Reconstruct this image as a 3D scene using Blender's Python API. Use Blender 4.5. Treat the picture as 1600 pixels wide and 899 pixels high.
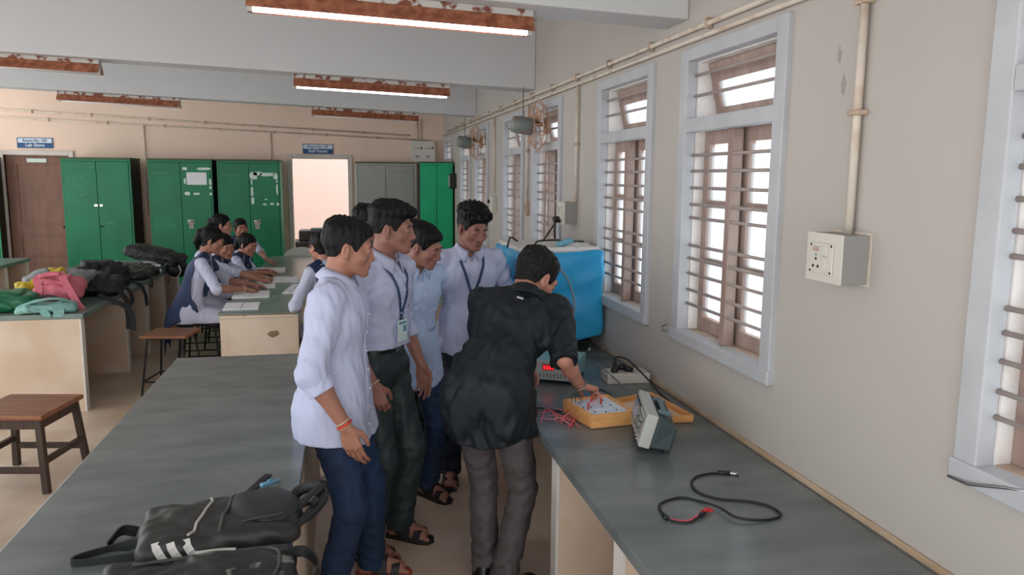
import bpy, bmesh, math, random
import numpy as np
from mathutils import Vector, Matrix
from math import pi, sin, cos, radians as R
for o in list(bpy.data.objects): bpy.data.objects.remove(o)
S = bpy.context.scene
C = S.collection
random.seed(7)
# ------------------------------------------------------------------ camera
FPX, CAMH = 1190.0, 1.78
YAW, PITCH, ROLL = R(12.361), R(8.234), R(0.5)
cam_d = bpy.data.cameras.new('camera'); cam = bpy.data.objects.new('camera', cam_d); C.objects.link(cam)
cam_d.sensor_width = 36.0; cam_d.lens = FPX/1600*36.0; cam_d.clip_start = 0.05
_f = Vector((sin(YAW)*cos(PITCH), cos(YAW)*cos(PITCH), -sin(PITCH)))
_r = Vector((cos(YAW), -sin(YAW), 0)); _u = _r.cross(_f)
_r2 = cos(ROLL)*_r+sin(ROLL)*_u; _u2 = -sin(ROLL)*_r+cos(ROLL)*_u
cam.matrix_world = Matrix(((_r2.x,_u2.x,-_f.x,0),(_r2.y,_u2.y,-_f.y,0),(_r2.z,_u2.z,-_f.z,CAMH),(0,0,0,1)))
S.camera = cam
# ------------------------------------------------------------------ light and exposure
S.view_settings.view_transform = 'Standard'; S.view_settings.look = 'None'
S.view_settings.exposure = 0.0; S.view_settings.gamma = 1.0; S.view_settings.use_curve_mapping = False
W = bpy.data.worlds.new('daylight'); S.world = W; W.use_nodes = True
_bg = W.node_tree.nodes['Background']; _bg.inputs[0].default_value = (0.97,0.985,1.0,1); _bg.inputs[1].default_value = 2.7
TUBE_STRENGTH = 7.0
S.cycles.max_bounces = 8; S.cycles.diffuse_bounces = 5; S.cycles.transparent_max_bounces = 16
S.cycles.use_denoising = True; S.cycles.sample_clamp_indirect = 6
try: S.cycles.denoiser = 'OPENIMAGEDENOISE'
except Exception: pass
# ------------------------------------------------------------------ materials
def lin(c):
    return tuple(((v/255)/12.92 if v/255 <= .04045 else ((v/255+.055)/1.055)**2.4) for v in c)
def mat(name, rgb, rough=.6, metal=0, var=.0, vscale=8, rgb2=None, bump=0, bscale=60, spec=.5, stretch=None, detail=4, lo=.35, hi=.65):
    """principled surface; noise blends rgb -> rgb2 (or a darker tone) by var"""
    m = bpy.data.materials.new(name); m.use_nodes = True; nt = m.node_tree; b = nt.nodes['Principled BSDF']
    c = lin(rgb); b.inputs['Base Color'].default_value = (*c,1); b.inputs['Roughness'].default_value = rough
    b.inputs['Metallic'].default_value = metal; b.inputs['Specular IOR Level'].default_value = spec
    if var > 0 or rgb2 or bump > 0:
        tc = nt.nodes.new('ShaderNodeTexCoord'); mp = nt.nodes.new('ShaderNodeMapping')
        nt.links.new(tc.outputs['Object'], mp.inputs[0])
        if stretch: mp.inputs['Scale'].default_value = stretch
    if var > 0 or rgb2:
        n = nt.nodes.new('ShaderNodeTexNoise'); n.inputs['Scale'].default_value = vscale; n.inputs['Detail'].default_value = detail
        nt.links.new(mp.outputs[0], n.inputs['Vector'])
        rp = nt.nodes.new('ShaderNodeValToRGB'); rp.color_ramp.elements[0].position = lo; rp.color_ramp.elements[1].position = hi
        c2 = lin(rgb2) if rgb2 else tuple(v*(1-var) for v in c)
        rp.color_ramp.elements[0].color = (*c,1); rp.color_ramp.elements[1].color = (*c2,1)
        nt.links.new(n.outputs['Fac'], rp.inputs[0]); nt.links.new(rp.outputs[0], b.inputs['Base Color'])
    if bump > 0:
        n2 = nt.nodes.new('ShaderNodeTexNoise'); n2.inputs['Scale'].default_value = bscale; n2.inputs['Detail'].default_value = 3
        nt.links.new(mp.outputs[0], n2.inputs['Vector'])
        bp = nt.nodes.new('ShaderNodeBump'); bp.inputs['Strength'].default_value = bump; bp.inputs['Distance'].default_value = .01
        nt.links.new(n2.outputs['Fac'], bp.inputs['Height']); nt.links.new(bp.outputs[0], b.inputs['Normal'])
    return m
def emis(name, rgb, s):
    m = bpy.data.materials.new(name); m.use_nodes = True; b = m.node_tree.nodes['Principled BSDF']
    b.inputs['Base Color'].default_value = (*lin(rgb),1); b.inputs['Emission Color'].default_value = (*lin(rgb),1); b.inputs['Emission Strength'].default_value = s
    return m
def glassmat(name, rgb, clear=.75, rough=.1):
    m = bpy.data.materials.new(name); m.use_nodes = True; nt = m.node_tree; nt.nodes.clear()
    o = nt.nodes.new('ShaderNodeOutputMaterial'); t = nt.nodes.new('ShaderNodeBsdfTransparent'); d = nt.nodes.new('ShaderNodeBsdfTranslucent'); g = nt.nodes.new('ShaderNodeBsdfGlossy')
    t.inputs[0].default_value = (*lin(rgb),1); d.inputs[0].default_value = (*lin(rgb),1); g.inputs['Roughness'].default_value = rough
    a = nt.nodes.new('ShaderNodeMixShader'); a.inputs[0].default_value = clear; b = nt.nodes.new('ShaderNodeMixShader'); b.inputs[0].default_value = .06
    nt.links.new(d.outputs[0], a.inputs[1]); nt.links.new(t.outputs[0], a.inputs[2]); nt.links.new(a.outputs[0], b.inputs[1]); nt.links.new(g.outputs[0], b.inputs[2]); nt.links.new(b.outputs[0], o.inputs[0])
    return m
M = dict(
 wall = mat('cream_wall_paint',(182,175,168),.75,var=.06,vscale=1.2,bump=.06,bscale=25),
 backwall = mat('peach_wall_paint',(236,210,190),.75,var=.08,vscale=1.0,bump=.06,bscale=25),
 ceiling = mat('pale_grey_ceiling_paint',(202,202,202),.8,var=.05,vscale=.8),
 floor = mat('worn_beige_floor',(214,196,178),.40,rgb2=(190,168,146),vscale=2.2,bump=.03,bscale=12),
 benchtop = mat('black_slate_top',(94,102,103),.27,rgb2=(114,121,121),vscale=3.5,bump=.03,bscale=18,stretch=(1,2.4,1),spec=.6),
 greentop = mat('dark_green_slate_top',(98,118,112),.28,rgb2=(116,134,126),vscale=4,bump=.04,bscale=18),
 edge = mat('dark_slate_edge',(34,36,36),.55),
 seam = mat('pale_slab_joint',(112,114,112),.7),
 panel = mat('beige_plaster_panel',(222,202,182),.7,rgb2=(204,180,154),vscale=2.5,bump=.05),
 panelchip = mat('chipped_plaster',(160,132,104),.8,var=.4,vscale=30),
 whitepaint = mat('white_painted_edge',(222,218,212),.6,var=.12,vscale=9),
 skirting = mat('dusty_brown_skirting',(186,166,142),.8,rgb2=(166,140,112),vscale=6),
 winframe = mat('blue_grey_window_paint',(184,185,188),.5,var=.12,vscale=6),
 reveal = mat('white_reveal_paint',(228,224,220),.65,rgb2=(196,184,172),vscale=7,lo=.5,hi=.8),
 sillmat = mat('dusty_inner_sill',(206,188,172),.75,rgb2=(178,156,138),vscale=10),
 sash = mat('weathered_brown_sash',(146,122,112),.6,rgb2=(166,146,136),vscale=14,stretch=(1,1,.15)),
 bar = mat('greyish_brown_bar',(164,150,144),.45,var=.15,vscale=20),
 pane = glassmat('dusty_window_glass',(240,246,250),.85),
 chrome = mat('bright_metal',(190,190,188),.25,metal=1),
 steel = mat('brushed_steel',(150,150,150),.4,metal=1),
 rust = mat('rusty_light_reflector',(176,112,80),.7,rgb2=(128,72,50),vscale=22,bump=.2,bscale=50),
 rustwhite = mat('flaking_white_enamel',(190,186,180),.5,rgb2=(120,62,40),vscale=16,lo=.52,hi=.6),
 tube = emis('lit_tube',(245,244,255),TUBE_STRENGTH),
 tubeoff = mat('unlit_tube_glass',(220,220,220),.3),
 conduit = mat('cream_conduit',(206,194,180),.6,rgb2=(176,150,126),vscale=10,lo=.5,hi=.75),
 saddle = mat('rusty_saddle_clip',(190,166,144),.6,var=.3,vscale=40),
 plastic = mat('off_white_plastic',(202,196,186),.45),
 plasticgrey = mat('grey_plastic',(150,146,138),.5),  # plain mid grey for switches, slots, plates and other small parts
 greybox = mat('grey_metal_box',(142,140,136),.5),
 dark = mat('black_plastic',(22,23,24),.45),
 darkhole = mat('dark_recess',(14,14,15),.8),
 red = mat('red_plastic',(196,44,48),.4),
 greencup = mat('green_cupboard_enamel',(0,120,78),.42,rgb2=(0,106,68),vscale=2.5,spec=.4),
 greencup2 = mat('bright_green_cupboard_enamel',(22,186,124),.4,rgb2=(18,172,116),vscale=3,spec=.4),
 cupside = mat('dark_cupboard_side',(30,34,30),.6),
 cuptop = mat('dusty_cupboard_top',(84,92,66),.8),
 greycup = mat('grey_cupboard_enamel',(158,162,154),.45,var=.08,vscale=3),
 paper = mat('paper',(226,226,228),.8),
 tornpaper = mat('torn_paper_remnant',(206,222,214),.85),
 chalk = mat('chalk_writing',(120,178,150),.9),
 doorbrown = mat('brown_door_paint',(124,84,64),.55,rgb2=(108,74,58),vscale=5,stretch=(3,3,.5)),
 doorframe = mat('grey_door_frame_paint',(206,198,190),.6,var=.1,vscale=6),
 staffwall = mat('pink_white_wall_paint',(206,188,182),.8),
 signblue = mat('sign_blue',(24,74,124),.5),
 signwhite = mat('sign_white',(206,216,226),.5),
 seatwood = mat('stool_seat_wood',(150,96,62),.5,rgb2=(112,68,44),vscale=14,stretch=(.25,3,3)),
 darkwood = mat('dark_stool_wood',(72,52,40),.55,rgb2=(50,36,28),vscale=14,stretch=(3,3,.3)),
 blackmetal = mat('black_metal',(28,27,27),.45,metal=.3),
 whiteplastic = mat('white_chair_plastic',(214,212,206),.4),
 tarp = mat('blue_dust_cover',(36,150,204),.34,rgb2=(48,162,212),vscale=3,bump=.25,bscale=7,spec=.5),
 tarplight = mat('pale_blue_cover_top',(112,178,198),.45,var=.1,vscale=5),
 pine = mat('varnished_pine',(230,172,110),.42,rgb2=(210,148,88),vscale=7,stretch=(1,6,6)),
 board = mat('pale_blue_trainer_panel',(226,236,246),.2,rgb2=(206,222,240),vscale=9),
 cardblue2 = mat('pale_printed_line',(120,150,190),.5),
 oscgrey = mat('light_grey_instrument_plastic',(176,178,174),.5),
 oscdark = mat('dark_green_grey_case',(52,66,68),.5),
 oschandle = mat('blue_grey_handle',(92,112,116),.45),
 screen = mat('dead_screen_glass',(150,160,172),.12),
 knob = mat('grey_knob',(120,122,118),.5),
 psublue = mat('teal_instrument_case',(120,162,166),.5),
 redled = emis('red_led_digits',(255,40,50),2.5),
 redglow = mat('red_display_window',(150,24,30),.3),
 cable = mat('black_cable',(20,20,21),.45),
 greycable = mat('grey_cable',(120,128,130),.5),
 redwire = mat('red_patch_wire',(222,92,104),.45),
 pinkwire = mat('pink_patch_wire',(222,140,150),.45),
 bagblack = mat('black_backpack_fabric',(27,29,31),.6,var=.3,vscale=6,bump=.25,bscale=14),
 bagstripe = mat('charcoal_backpack_fabric',(44,45,43),.5,rgb2=(30,31,32),vscale=5,bump=.2,bscale=14),
 bagolive = mat('dark_grey_backpack_fabric',(60,62,58),.5,var=.25,vscale=5,bump=.2,bscale=14),
 bagdusty = mat('dusty_black_backpack_fabric',(24,26,28),.5,rgb2=(150,148,140),vscale=24,lo=.58,hi=.72,bump=.2,bscale=14),
 stripe = mat('white_stripe',(206,204,200),.6),
 zipc = mat('frayed_white_zip_tape',(176,172,166),.8),
 bagpink = mat('pink_bag_fabric',(214,112,128),.6,var=.15,vscale=8,bump=.2,bscale=14),
 bagyellow = mat('yellow_bag_fabric',(198,172,30),.6,var=.2,vscale=8,bump=.2,bscale=14),
 baggrey = mat('grey_bag_fabric',(132,138,138),.6,var=.15,vscale=8,bump=.2,bscale=14),
 baggreen = mat('green_bag_fabric',(10,104,66),.5,var=.25,vscale=7,bump=.25,bscale=12),
 bagmint = mat('mint_bag_fabric',(134,184,176),.6,var=.15,vscale=8,bump=.2,bscale=14),
 bagnavy = mat('dark_teal_bag_fabric',(30,52,58),.6,bump=.2,bscale=14),
 bluepen = mat('pale_blue_pen_plastic',(110,170,200),.3),
 fangrey = mat('grey_fan_enamel',(116,126,126),.45,rgb2=(136,98,74),vscale=18,lo=.5,hi=.7),
 fanrust = mat('rusty_fan_cage',(160,112,84),.6,rgb2=(196,166,142),vscale=16),
)
# ------------------------------------------------------------------ object helpers
def tag(o, label=None, cat=None, group=None, kind=None):
    if label: o['label'] = label
    if cat: o['category'] = cat
    if group: o['group'] = group
    if kind: o['kind'] = kind
    return o
def empty(name, loc=(0,0,0), rz=0, label=None, cat=None, group=None, kind=None):
    o = bpy.data.objects.new(name, None); C.objects.link(o); o.location = loc; o.rotation_euler = (0,0,rz); o.empty_display_size = .1
    return tag(o, label, cat, group, kind)
def copy_tree(o, parent=None):
    c = o.copy(); C.objects.link(c); c.parent = parent
    for ch in list(o.children): copy_tree(ch, c)
    return c
class MB:
    """collects shapes for ONE mesh"""
    def __init__(s): s.v = []; s.f = []
    def raw(s, vs, fs):
        k = len(s.v); s.v += [tuple(p) for p in vs]; s.f += [tuple(i+k for i in f) for f in fs]; return s
    def box(s, x0,x1,y0,y1,z0,z1):
        return s.raw([(x0,y0,z0),(x1,y0,z0),(x1,y1,z0),(x0,y1,z0),(x0,y0,z1),(x1,y0,z1),(x1,y1,z1),(x0,y1,z1)],
              [(0,3,2,1),(4,5,6,7),(0,1,5,4),(1,2,6,5),(2,3,7,6),(3,0,4,7)])
    def hexa(s, p): # 8 points, bottom 4 ccw then top 4
        return s.raw(p, [(0,3,2,1),(4,5,6,7),(0,1,5,4),(1,2,6,5),(2,3,7,6),(3,0,4,7)])
    def bar(s, a, b, w, d=None, up=(0,0,1), w2=None, d2=None):
        a = Vector(a); b = Vector(b); d = d or w; w2 = w2 or w; d2 = d2 or d; t = (b-a).normalized(); u = Vector(up)
        if abs(t.dot(u)) > .98: u = Vector((0,1,0))
        x = t.cross(u).normalized(); y = x.cross(t)
        q = []
        for p,ww,dd in ((a,w,d),(b,w2,d2)):
            for i,j in ((-1,-1),(1,-1),(1,1),(-1,1)): q.append(p+x*i*ww/2+y*j*dd/2)
        return s.raw(q, [(0,1,2,3),(7,6,5,4),(0,4,5,1),(1,5,6,2),(2,6,7,3),(3,7,4,0)])
    def tube(s, pts, r, n=8, caps=True, flat=1.0):
        pts = [Vector(p) for p in pts]; rs = r if isinstance(r,(list,tuple)) else [r]*len(pts); m = len(pts)
        t0 = (pts[1]-pts[0]).normalized(); ref = Vector((0,0,1)) if abs(t0.z) < .9 else Vector((1,0,0))
        x = t0.cross(ref).normalized(); vs = []
        for i,p in enumerate(pts):
            t = ((pts[min(i+1,m-1)]-pts[max(i-1,0)])).normalized()
            x = (x - t*x.dot(t)).normalized(); y = t.cross(x)
            for k in range(n):
                a = 2*pi*k/n; vs.append(p + x*cos(a)*rs[i] + y*sin(a)*rs[i]*flat)
        fs = [(i*n+k, i*n+(k+1)%n, (i+1)*n+(k+1)%n, (i+1)*n+k) for i in range(m-1) for k in range(n)]
        if caps: fs += [tuple(range(n-1,-1,-1)), tuple((m-1)*n+k for k in range(n))]
        return s.raw(vs, fs)
    def ribbon(s, pts, w, t=.003, side=None, nrm=None):
        """flat strap: pts centre line, side vectors across"""
        pts = [Vector(p) for p in pts]; m = len(pts); vs = []
        for i,p in enumerate(pts):
            tn = (pts[min(i+1,m-1)]-pts[max(i-1,0)]).normalized()
            sd = Vector(side[i] if isinstance(side,list) else side); sd = (sd - tn*sd.dot(tn)).normalized(); n = tn.cross(sd)
            for a,b in ((-1,-1),(1,-1),(1,1),(-1,1)): vs.append(p+sd*a*w/2+n*b*t/2)
        fs = [(i*4+k, i*4+(k+1)%4, (i+1)*4+(k+1)%4, (i+1)*4+k) for i in range(m-1) for k in range(4)]
        fs += [(3,2,1,0), tuple((m-1)*4+k for k in range(4))]
        return s.raw(vs, fs)
    def lathe(s, prof, c=(0,0,0), n=20, axis='z'):
        vs = []
        for r,h in prof:
            for k in range(n):
                a = 2*pi*k/n; p = (r*cos(a), r*sin(a), h)
                if axis == 'x': p = (h, r*cos(a), r*sin(a))
                if axis == 'y': p = (r*sin(a), h, r*cos(a))
                vs.append((p[0]+c[0],p[1]+c[1],p[2]+c[2]))
        m = len(prof); fs = [(i*n+k, i*n+(k+1)%n, (i+1)*n+(k+1)%n, (i+1)*n+k) for i in range(m-1) for k in range(n)]
        fs += [tuple(range(n-1,-1,-1)), tuple((m-1)*n+k for k in range(n))]
        return s.raw(vs, fs)
    def ball(s, c, r, n=12, sc=(1,1,1)):
        pr = [(max(r*sin(pi*i/n),1e-4)) for i in range(n+1)]; vs = []; k2 = 2*n
        for i in range(n+1):
            for k in range(k2):
                a = 2*pi*k/k2; vs.append((c[0]+pr[i]*cos(a)*sc[0], c[1]+pr[i]*sin(a)*sc[1], c[2]-r*cos(pi*i/n)*sc[2]))
        fs = [(i*k2+k, i*k2+(k+1)%k2, (i+1)*k2+(k+1)%k2, (i+1)*k2+k) for i in range(n) for k in range(k2)]
        return s.raw(vs, fs)
    def prism(s, poly, axis, a, b):
        n = len(poly); vs = []
        for h in (a,b):
            for p in poly:
                vs.append({'x':(h,p[0],p[1]),'y':(p[0],h,p[1]),'z':(p[0],p[1],h)}[axis])
        fs = [(k,(k+1)%n,n+(k+1)%n,n+k) for k in range(n)] + [tuple(range(n-1,-1,-1)), tuple(range(n,2*n))]
        return s.raw(vs, fs)
    def xf(s, mtx):
        s.v = [tuple(mtx @ Vector(p)) for p in s.v]; return s
    def build(s, name, m, parent=None, smooth=False, bevel=0, subd=0, solid=0, angle=None):
        me = bpy.data.meshes.new(name); me.from_pydata(s.v, [], s.f)
        bm = bmesh.new(); bm.from_mesh(me); bmesh.ops.recalc_face_normals(bm, faces=bm.faces); bm.to_mesh(me); bm.free()
        me.materials.append(M[m] if isinstance(m,str) else m)
        o = bpy.data.objects.new(name, me); C.objects.link(o); o.parent = parent
        if solid: q = o.modifiers.new('solid','SOLIDIFY'); q.thickness = solid; q.offset = 0
        if bevel: q = o.modifiers.new('bevel','BEVEL'); q.width = bevel; q.segments = 2; q.limit_method = 'ANGLE'; q.angle_limit = R(40)
        if subd: q = o.modifiers.new('subd','SUBSURF'); q.levels = subd; q.render_levels = subd
        if smooth: me.polygons.foreach_set('use_smooth', [True]*len(me.polygons))
        return o
def struct(o): o['kind'] = 'structure'; return o
def curve_pts(P, n=6):
    """Catmull-Rom through P"""
    P = [Vector(p) for p in P]; out = []
    Q = [P[0]*2-P[1]] + P + [P[-1]*2-P[-2]]
    for i in range(1, len(Q)-2):
        for k in range(n):
            t = k/n; a,b,c,d = Q[i-1],Q[i],Q[i+1],Q[i+2]
            out.append(.5*((2*b)+(c-a)*t+(2*a-5*b+4*c-d)*t*t+(3*b-a-3*c+d)*t**3))
    return out+[P[-1]]
def text_mesh(txt, size, name, m, parent, loc, rot, depth=.001, bold=True):
    cu = bpy.data.curves.new(name, 'FONT'); cu.body = txt; cu.size = size; cu.align_x = 'CENTER'; cu.align_y = 'CENTER'; cu.extrude = depth
    if bold: cu.offset = size*.022
    t = bpy.data.objects.new(name, cu); C.objects.link(t)
    dg = bpy.context.evaluated_depsgraph_get(); me = bpy.data.meshes.new_from_object(t.evaluated_get(dg)); bpy.data.objects.remove(t)
    me.materials.clear(); me.materials.append(M[m]); o = bpy.data.objects.new(name, me); C.objects.link(o); o.parent = parent; o.location = loc; o.rotation_euler = rot
    return o
# ------------------------------------------------------------------ organic shapes: distance fields turned into one smooth mesh
V3 = lambda *a: np.array(a, float)
def axis(lo, hi, hc, fine=()):
    """grid coordinates, coarse step hc, finer inside the given (a,b,h) ranges"""
    out = [lo]; 
    while out[-1] < hi:
        p = out[-1]; h = hc
        for a,b,hh in fine:
            if p >= a-hc and p < b: h = min(h,hh)
        out.append(p+h)
    return np.array(out)
class Field:
    def __init__(s, xs, ys, zs, big=.06):
        s.ax = (xs,ys,zs); s.D = np.full((len(xs),len(ys),len(zs)), big, np.float32)
    def sl(s, lo, hi):
        r = []
        for a,l,h in zip(s.ax, lo, hi):
            i = np.searchsorted(a,l); j = np.searchsorted(a,h); 
            if j <= i: return None
            r.append(slice(i,j))
        return tuple(r)
    def pts(s, r): return (s.ax[0][r[0]][:,None,None], s.ax[1][r[1]][None,:,None], s.ax[2][r[2]][None,None,:])
    def op(s, fn, lo, hi, k, mode='u'):
        r = s.sl(lo,hi)
        if r is None: return s
        X = s.pts(r); d = fn(*X).astype(np.float32); D = s.D[r]
        if mode == 'u':
            if k <= 0: D = np.minimum(D,d)
            else:
                h = np.clip(.5+.5*(D-d)/k,0,1); D = D*(1-h)+d*h-k*h*(1-h)
        elif mode == 's':
            d = -d; h = np.clip(.5-.5*(D-d)/max(k,1e-6),0,1); D = D*(1-h)+d*h+max(k,1e-6)*h*(1-h)
        elif mode == 'i':
            D = np.maximum(D,d)
        s.D[r] = D; return s
    def cap(s, a, b, ra, rb=None, k=.01, mode='u', flat=None, fac=1.0):
        """tapered capsule; flat = direction squeezed by fac"""
        a = np.asarray(a,float); b = np.asarray(b,float); rb = ra if rb is None else rb; m = max(ra,rb)*max(1,1)+.035+k
        lo = np.minimum(a,b)-m; hi = np.maximum(a,b)+m; ab = b-a; L = max(ab@ab,1e-9)
        if flat is not None: n = np.asarray(flat,float)/np.linalg.norm(flat)
        def fn(x,y,z):
            px,py,pz = x-a[0],y-a[1],z-a[2]
            t = np.clip((px*ab[0]+py*ab[1]+pz*ab[2])/L,0,1)
            qx,qy,qz = px-t*ab[0],py-t*ab[1],pz-t*ab[2]
            if flat is not None:
                q = (qx*n[0]+qy*n[1]+qz*n[2])*(1/fac-1); qx=qx+q*n[0]; qy=qy+q*n[1]; qz=qz+q*n[2]
            return np.sqrt(qx*qx+qy*qy+qz*qz)-(ra+(rb-ra)*t)
        return s.op(fn,lo,hi,k,mode)
    def ell(s, c, r, k=.01, mode='u', B=None):
        """ellipsoid, B = rows are its axes"""
        c = np.asarray(c,float); r = np.asarray(r,float); m = r.max()+.035+k; B = np.eye(3) if B is None else np.asarray(B)
        def fn(x,y,z):
            px,py,pz = x-c[0],y-c[1],z-c[2]
            q = [(px*B[i][0]+py*B[i][1]+pz*B[i][2]) for i in range(3)]
            k0 = np.sqrt(sum((q[i]/r[i])**2 for i in range(3))); k1 = np.sqrt(sum((q[i]/r[i]**2)**2 for i in range(3)))
            return k0*(k0-1)/np.maximum(k1,1e-6)
        return s.op(fn,c-m,c+m,k,mode)
    def rbox(s, c, h, r, k=.01, mode='u', B=None):
        c = np.asarray(c,float); h = np.asarray(h,float); m = np.linalg.norm(h)+r+.03+k; B = np.eye(3) if B is None else np.asarray(B)
        def fn(x,y,z):
            px,py,pz = x-c[0],y-c[1],z-c[2]
            q = [np.abs(px*B[i][0]+py*B[i][1]+pz*B[i][2])-(h[i]-r) for i in range(3)]
            return np.sqrt(sum(np.maximum(v,0)**2 for v in q))+np.minimum(np.maximum(np.maximum(q[0],q[1]),q[2]),0)-r
        return s.op(fn,c-m,c+m,k,mode)
    def plane(s, p, n, mode='i'):
        """keep the side n points away from"""
        p = np.asarray(p,float); n = np.asarray(n,float)/np.linalg.norm(n)
        return s.op(lambda x,y,z: (x-p[0])*n[0]+(y-p[1])*n[1]+(z-p[2])*n[2], [a[0] for a in s.ax], [a[-1]+1 for a in s.ax], 0, mode)
    def all(s, fn):
        X = s.pts((slice(None),)*3); s.D = fn(s.D,*X).astype(np.float32); return s
    def offset(s, o):
        f = Field(*s.ax); f.D = s.D-np.float32(o); return f
    def copy(s): return s.offset(0)
    def wrinkle(s, amp, wl, seed=0, stretch=(1,1,1), band=.03):
        rs = np.random.RandomState(seed); X = s.pts((slice(None),)*3); n = 0
        ks = [rs.randn(3)/np.array(stretch) for _ in range(5)]
        ks = [k/np.linalg.norm(k)*2*pi/wl*rs.uniform(.7,1.5) for k in ks]
        w = sum(np.sin(X[0]*k[0]*.4+X[1]*k[1]*.4+X[2]*k[2]*.4+i) for i,k in enumerate(ks[:2]))
        for k in ks[2:]: n = n + np.sin(X[0]*k[0]+X[1]*k[1]+X[2]*k[2]+1.6*w)
        s.D = (s.D + amp*n/2*(np.abs(s.D)<band)).astype(np.float32); return s
    def sample(s, P):
        """trilinear value at points"""
        P = np.atleast_2d(P); idx=[]; fr=[]
        for i in range(3):
            a = s.ax[i]; j = np.clip(np.searchsorted(a,P[:,i])-1,0,len(a)-2); idx.append(j); fr.append(np.clip((P[:,i]-a[j])/(a[j+1]-a[j]),0,1))
        v = 0
        for dx in (0,1):
            for dy in (0,1):
                for dz in (0,1):
                    w = (fr[0] if dx else 1-fr[0])*(fr[1] if dy else 1-fr[1])*(fr[2] if dz else 1-fr[2])
                    v = v + w*s.D[idx[0]+dx,idx[1]+dy,idx[2]+dz]
        return v
    def hit(s, o, d, maxt=.6, step=.004):
        """first surface point from o along d"""
        d = np.asarray(d,float)/np.linalg.norm(d); t = np.arange(0,maxt,step); P = np.asarray(o)[None]+t[:,None]*d[None]
        v = s.sample(P); i = np.argmax(v<0)
        if v[i] >= 0: return None
        if i == 0: return P[0]
        f = v[i-1]/(v[i-1]-v[i]); return P[i-1]+f*(P[i]-P[i-1])
    def mesh(s):
        D = s.D; D = np.pad(D,1,constant_values=.05); ax = [np.concatenate([[a[0]-(a[1]-a[0])],a,[a[-1]+(a[-1]-a[-2])]]) for a in s.ax]
        neg = D < 0; nx,ny,nz = D.shape; cs = (nx-1,ny-1,nz-1)
        cnt = np.zeros(cs,np.int8); 
        for i in (0,1):
            for j in (0,1):
                for k in (0,1): cnt += neg[i:nx-1+i,j:ny-1+j,k:nz-1+k]
        act = (cnt>0)&(cnt<8); I = np.argwhere(act); ids = np.full(cs,-1,np.int32); ids[act] = np.arange(len(I))
        acc = np.zeros((len(I),3)); num = np.zeros(len(I))
        co = [(0,0,0),(1,0,0),(0,1,0),(1,1,0),(0,0,1),(1,0,1),(0,1,1),(1,1,1)]
        Vv = [D[I[:,0]+a,I[:,1]+b,I[:,2]+c] for a,b,c in co]
        Pp = [np.stack([ax[0][I[:,0]+a],ax[1][I[:,1]+b],ax[2][I[:,2]+c]],1) for a,b,c in co]
        for a,b in ((0,1),(2,3),(4,5),(6,7),(0,2),(1,3),(4,6),(5,7),(0,4),(1,5),(2,6),(3,7)):
            va,vb = Vv[a],Vv[b]; m = (va<0)!=(vb<0); t = np.where(m, va/np.where(m,va-vb,1), 0)
            acc += np.where(m[:,None], Pp[a]+t[:,None]*(Pp[b]-Pp[a]), 0); num += m
        P = acc/num[:,None]; F = []
        for axn in range(3):
            sl0 = [slice(1,n-1) for n in (nx,ny,nz)]; sl1 = list(sl0); sl0[axn] = slice(0,(nx,ny,nz)[axn]-1); sl1[axn] = slice(1,(nx,ny,nz)[axn])
            a = neg[tuple(sl0)]; b = neg[tuple(sl1)]; E = np.argwhere(a!=b); fl = a[tuple(E.T)]
            E = E.copy()
            for q in range(3):
                if q != axn: E[:,q] += 1
            u,v = [q for q in range(3) if q != axn]
            def cid(du,dv):
                J = E.copy(); J[:,u] -= du; J[:,v] -= dv; return ids[J[:,0],J[:,1],J[:,2]]
            q = np.stack([cid(1,1),cid(0,1),cid(0,0),cid(1,0)],1)
            if axn == 1: fl = ~fl
            q[~fl] = q[~fl][:,::-1]; F.append(q)
        return P, np.concatenate(F)
def np_mesh(name, P, F, m, parent=None, smooth=True):
    me = bpy.data.meshes.new(name); nf = len(F); w = F.shape[1]
    me.vertices.add(len(P)); me.vertices.foreach_set('co', np.ascontiguousarray(P,np.float32).ravel())
    me.loops.add(nf*w); me.loops.foreach_set('vertex_index', np.ascontiguousarray(F,np.int32).ravel())
    me.polygons.add(nf); me.polygons.foreach_set('loop_start', np.arange(0,nf*w,w,dtype=np.int32)); me.polygons.foreach_set('loop_total', np.full(nf,w,np.int32))
    me.polygons.foreach_set('use_smooth', np.ones(nf,bool) if smooth else np.zeros(nf,bool))
    me.update(calc_edges=True); me.validate(); me.materials.append(M[m] if isinstance(m,str) else m)
    o = bpy.data.objects.new(name, me); C.objects.link(o); o.parent = parent; return o
def relax(P, F, n=1, w=.5):
    for _ in range(n):
        acc = np.zeros_like(P); num = np.zeros(len(P))
        for a,b in ((0,1),(1,2),(2,3),(3,0)):
            np.add.at(acc,F[:,a],P[F[:,b]]); np.add.at(acc,F[:,b],P[F[:,a]]); np.add.at(num,F[:,a],1); np.add.at(num,F[:,b],1)
        P = P*(1-w)+w*acc/np.maximum(num,1)[:,None]
    return P
def build(f, name, m, parent=None, rl=1, w=.5):
    P,F = f.mesh()
    if rl: P = relax(P,F,rl,w)
    return np_mesh(name,P,F,m,parent)
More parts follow.
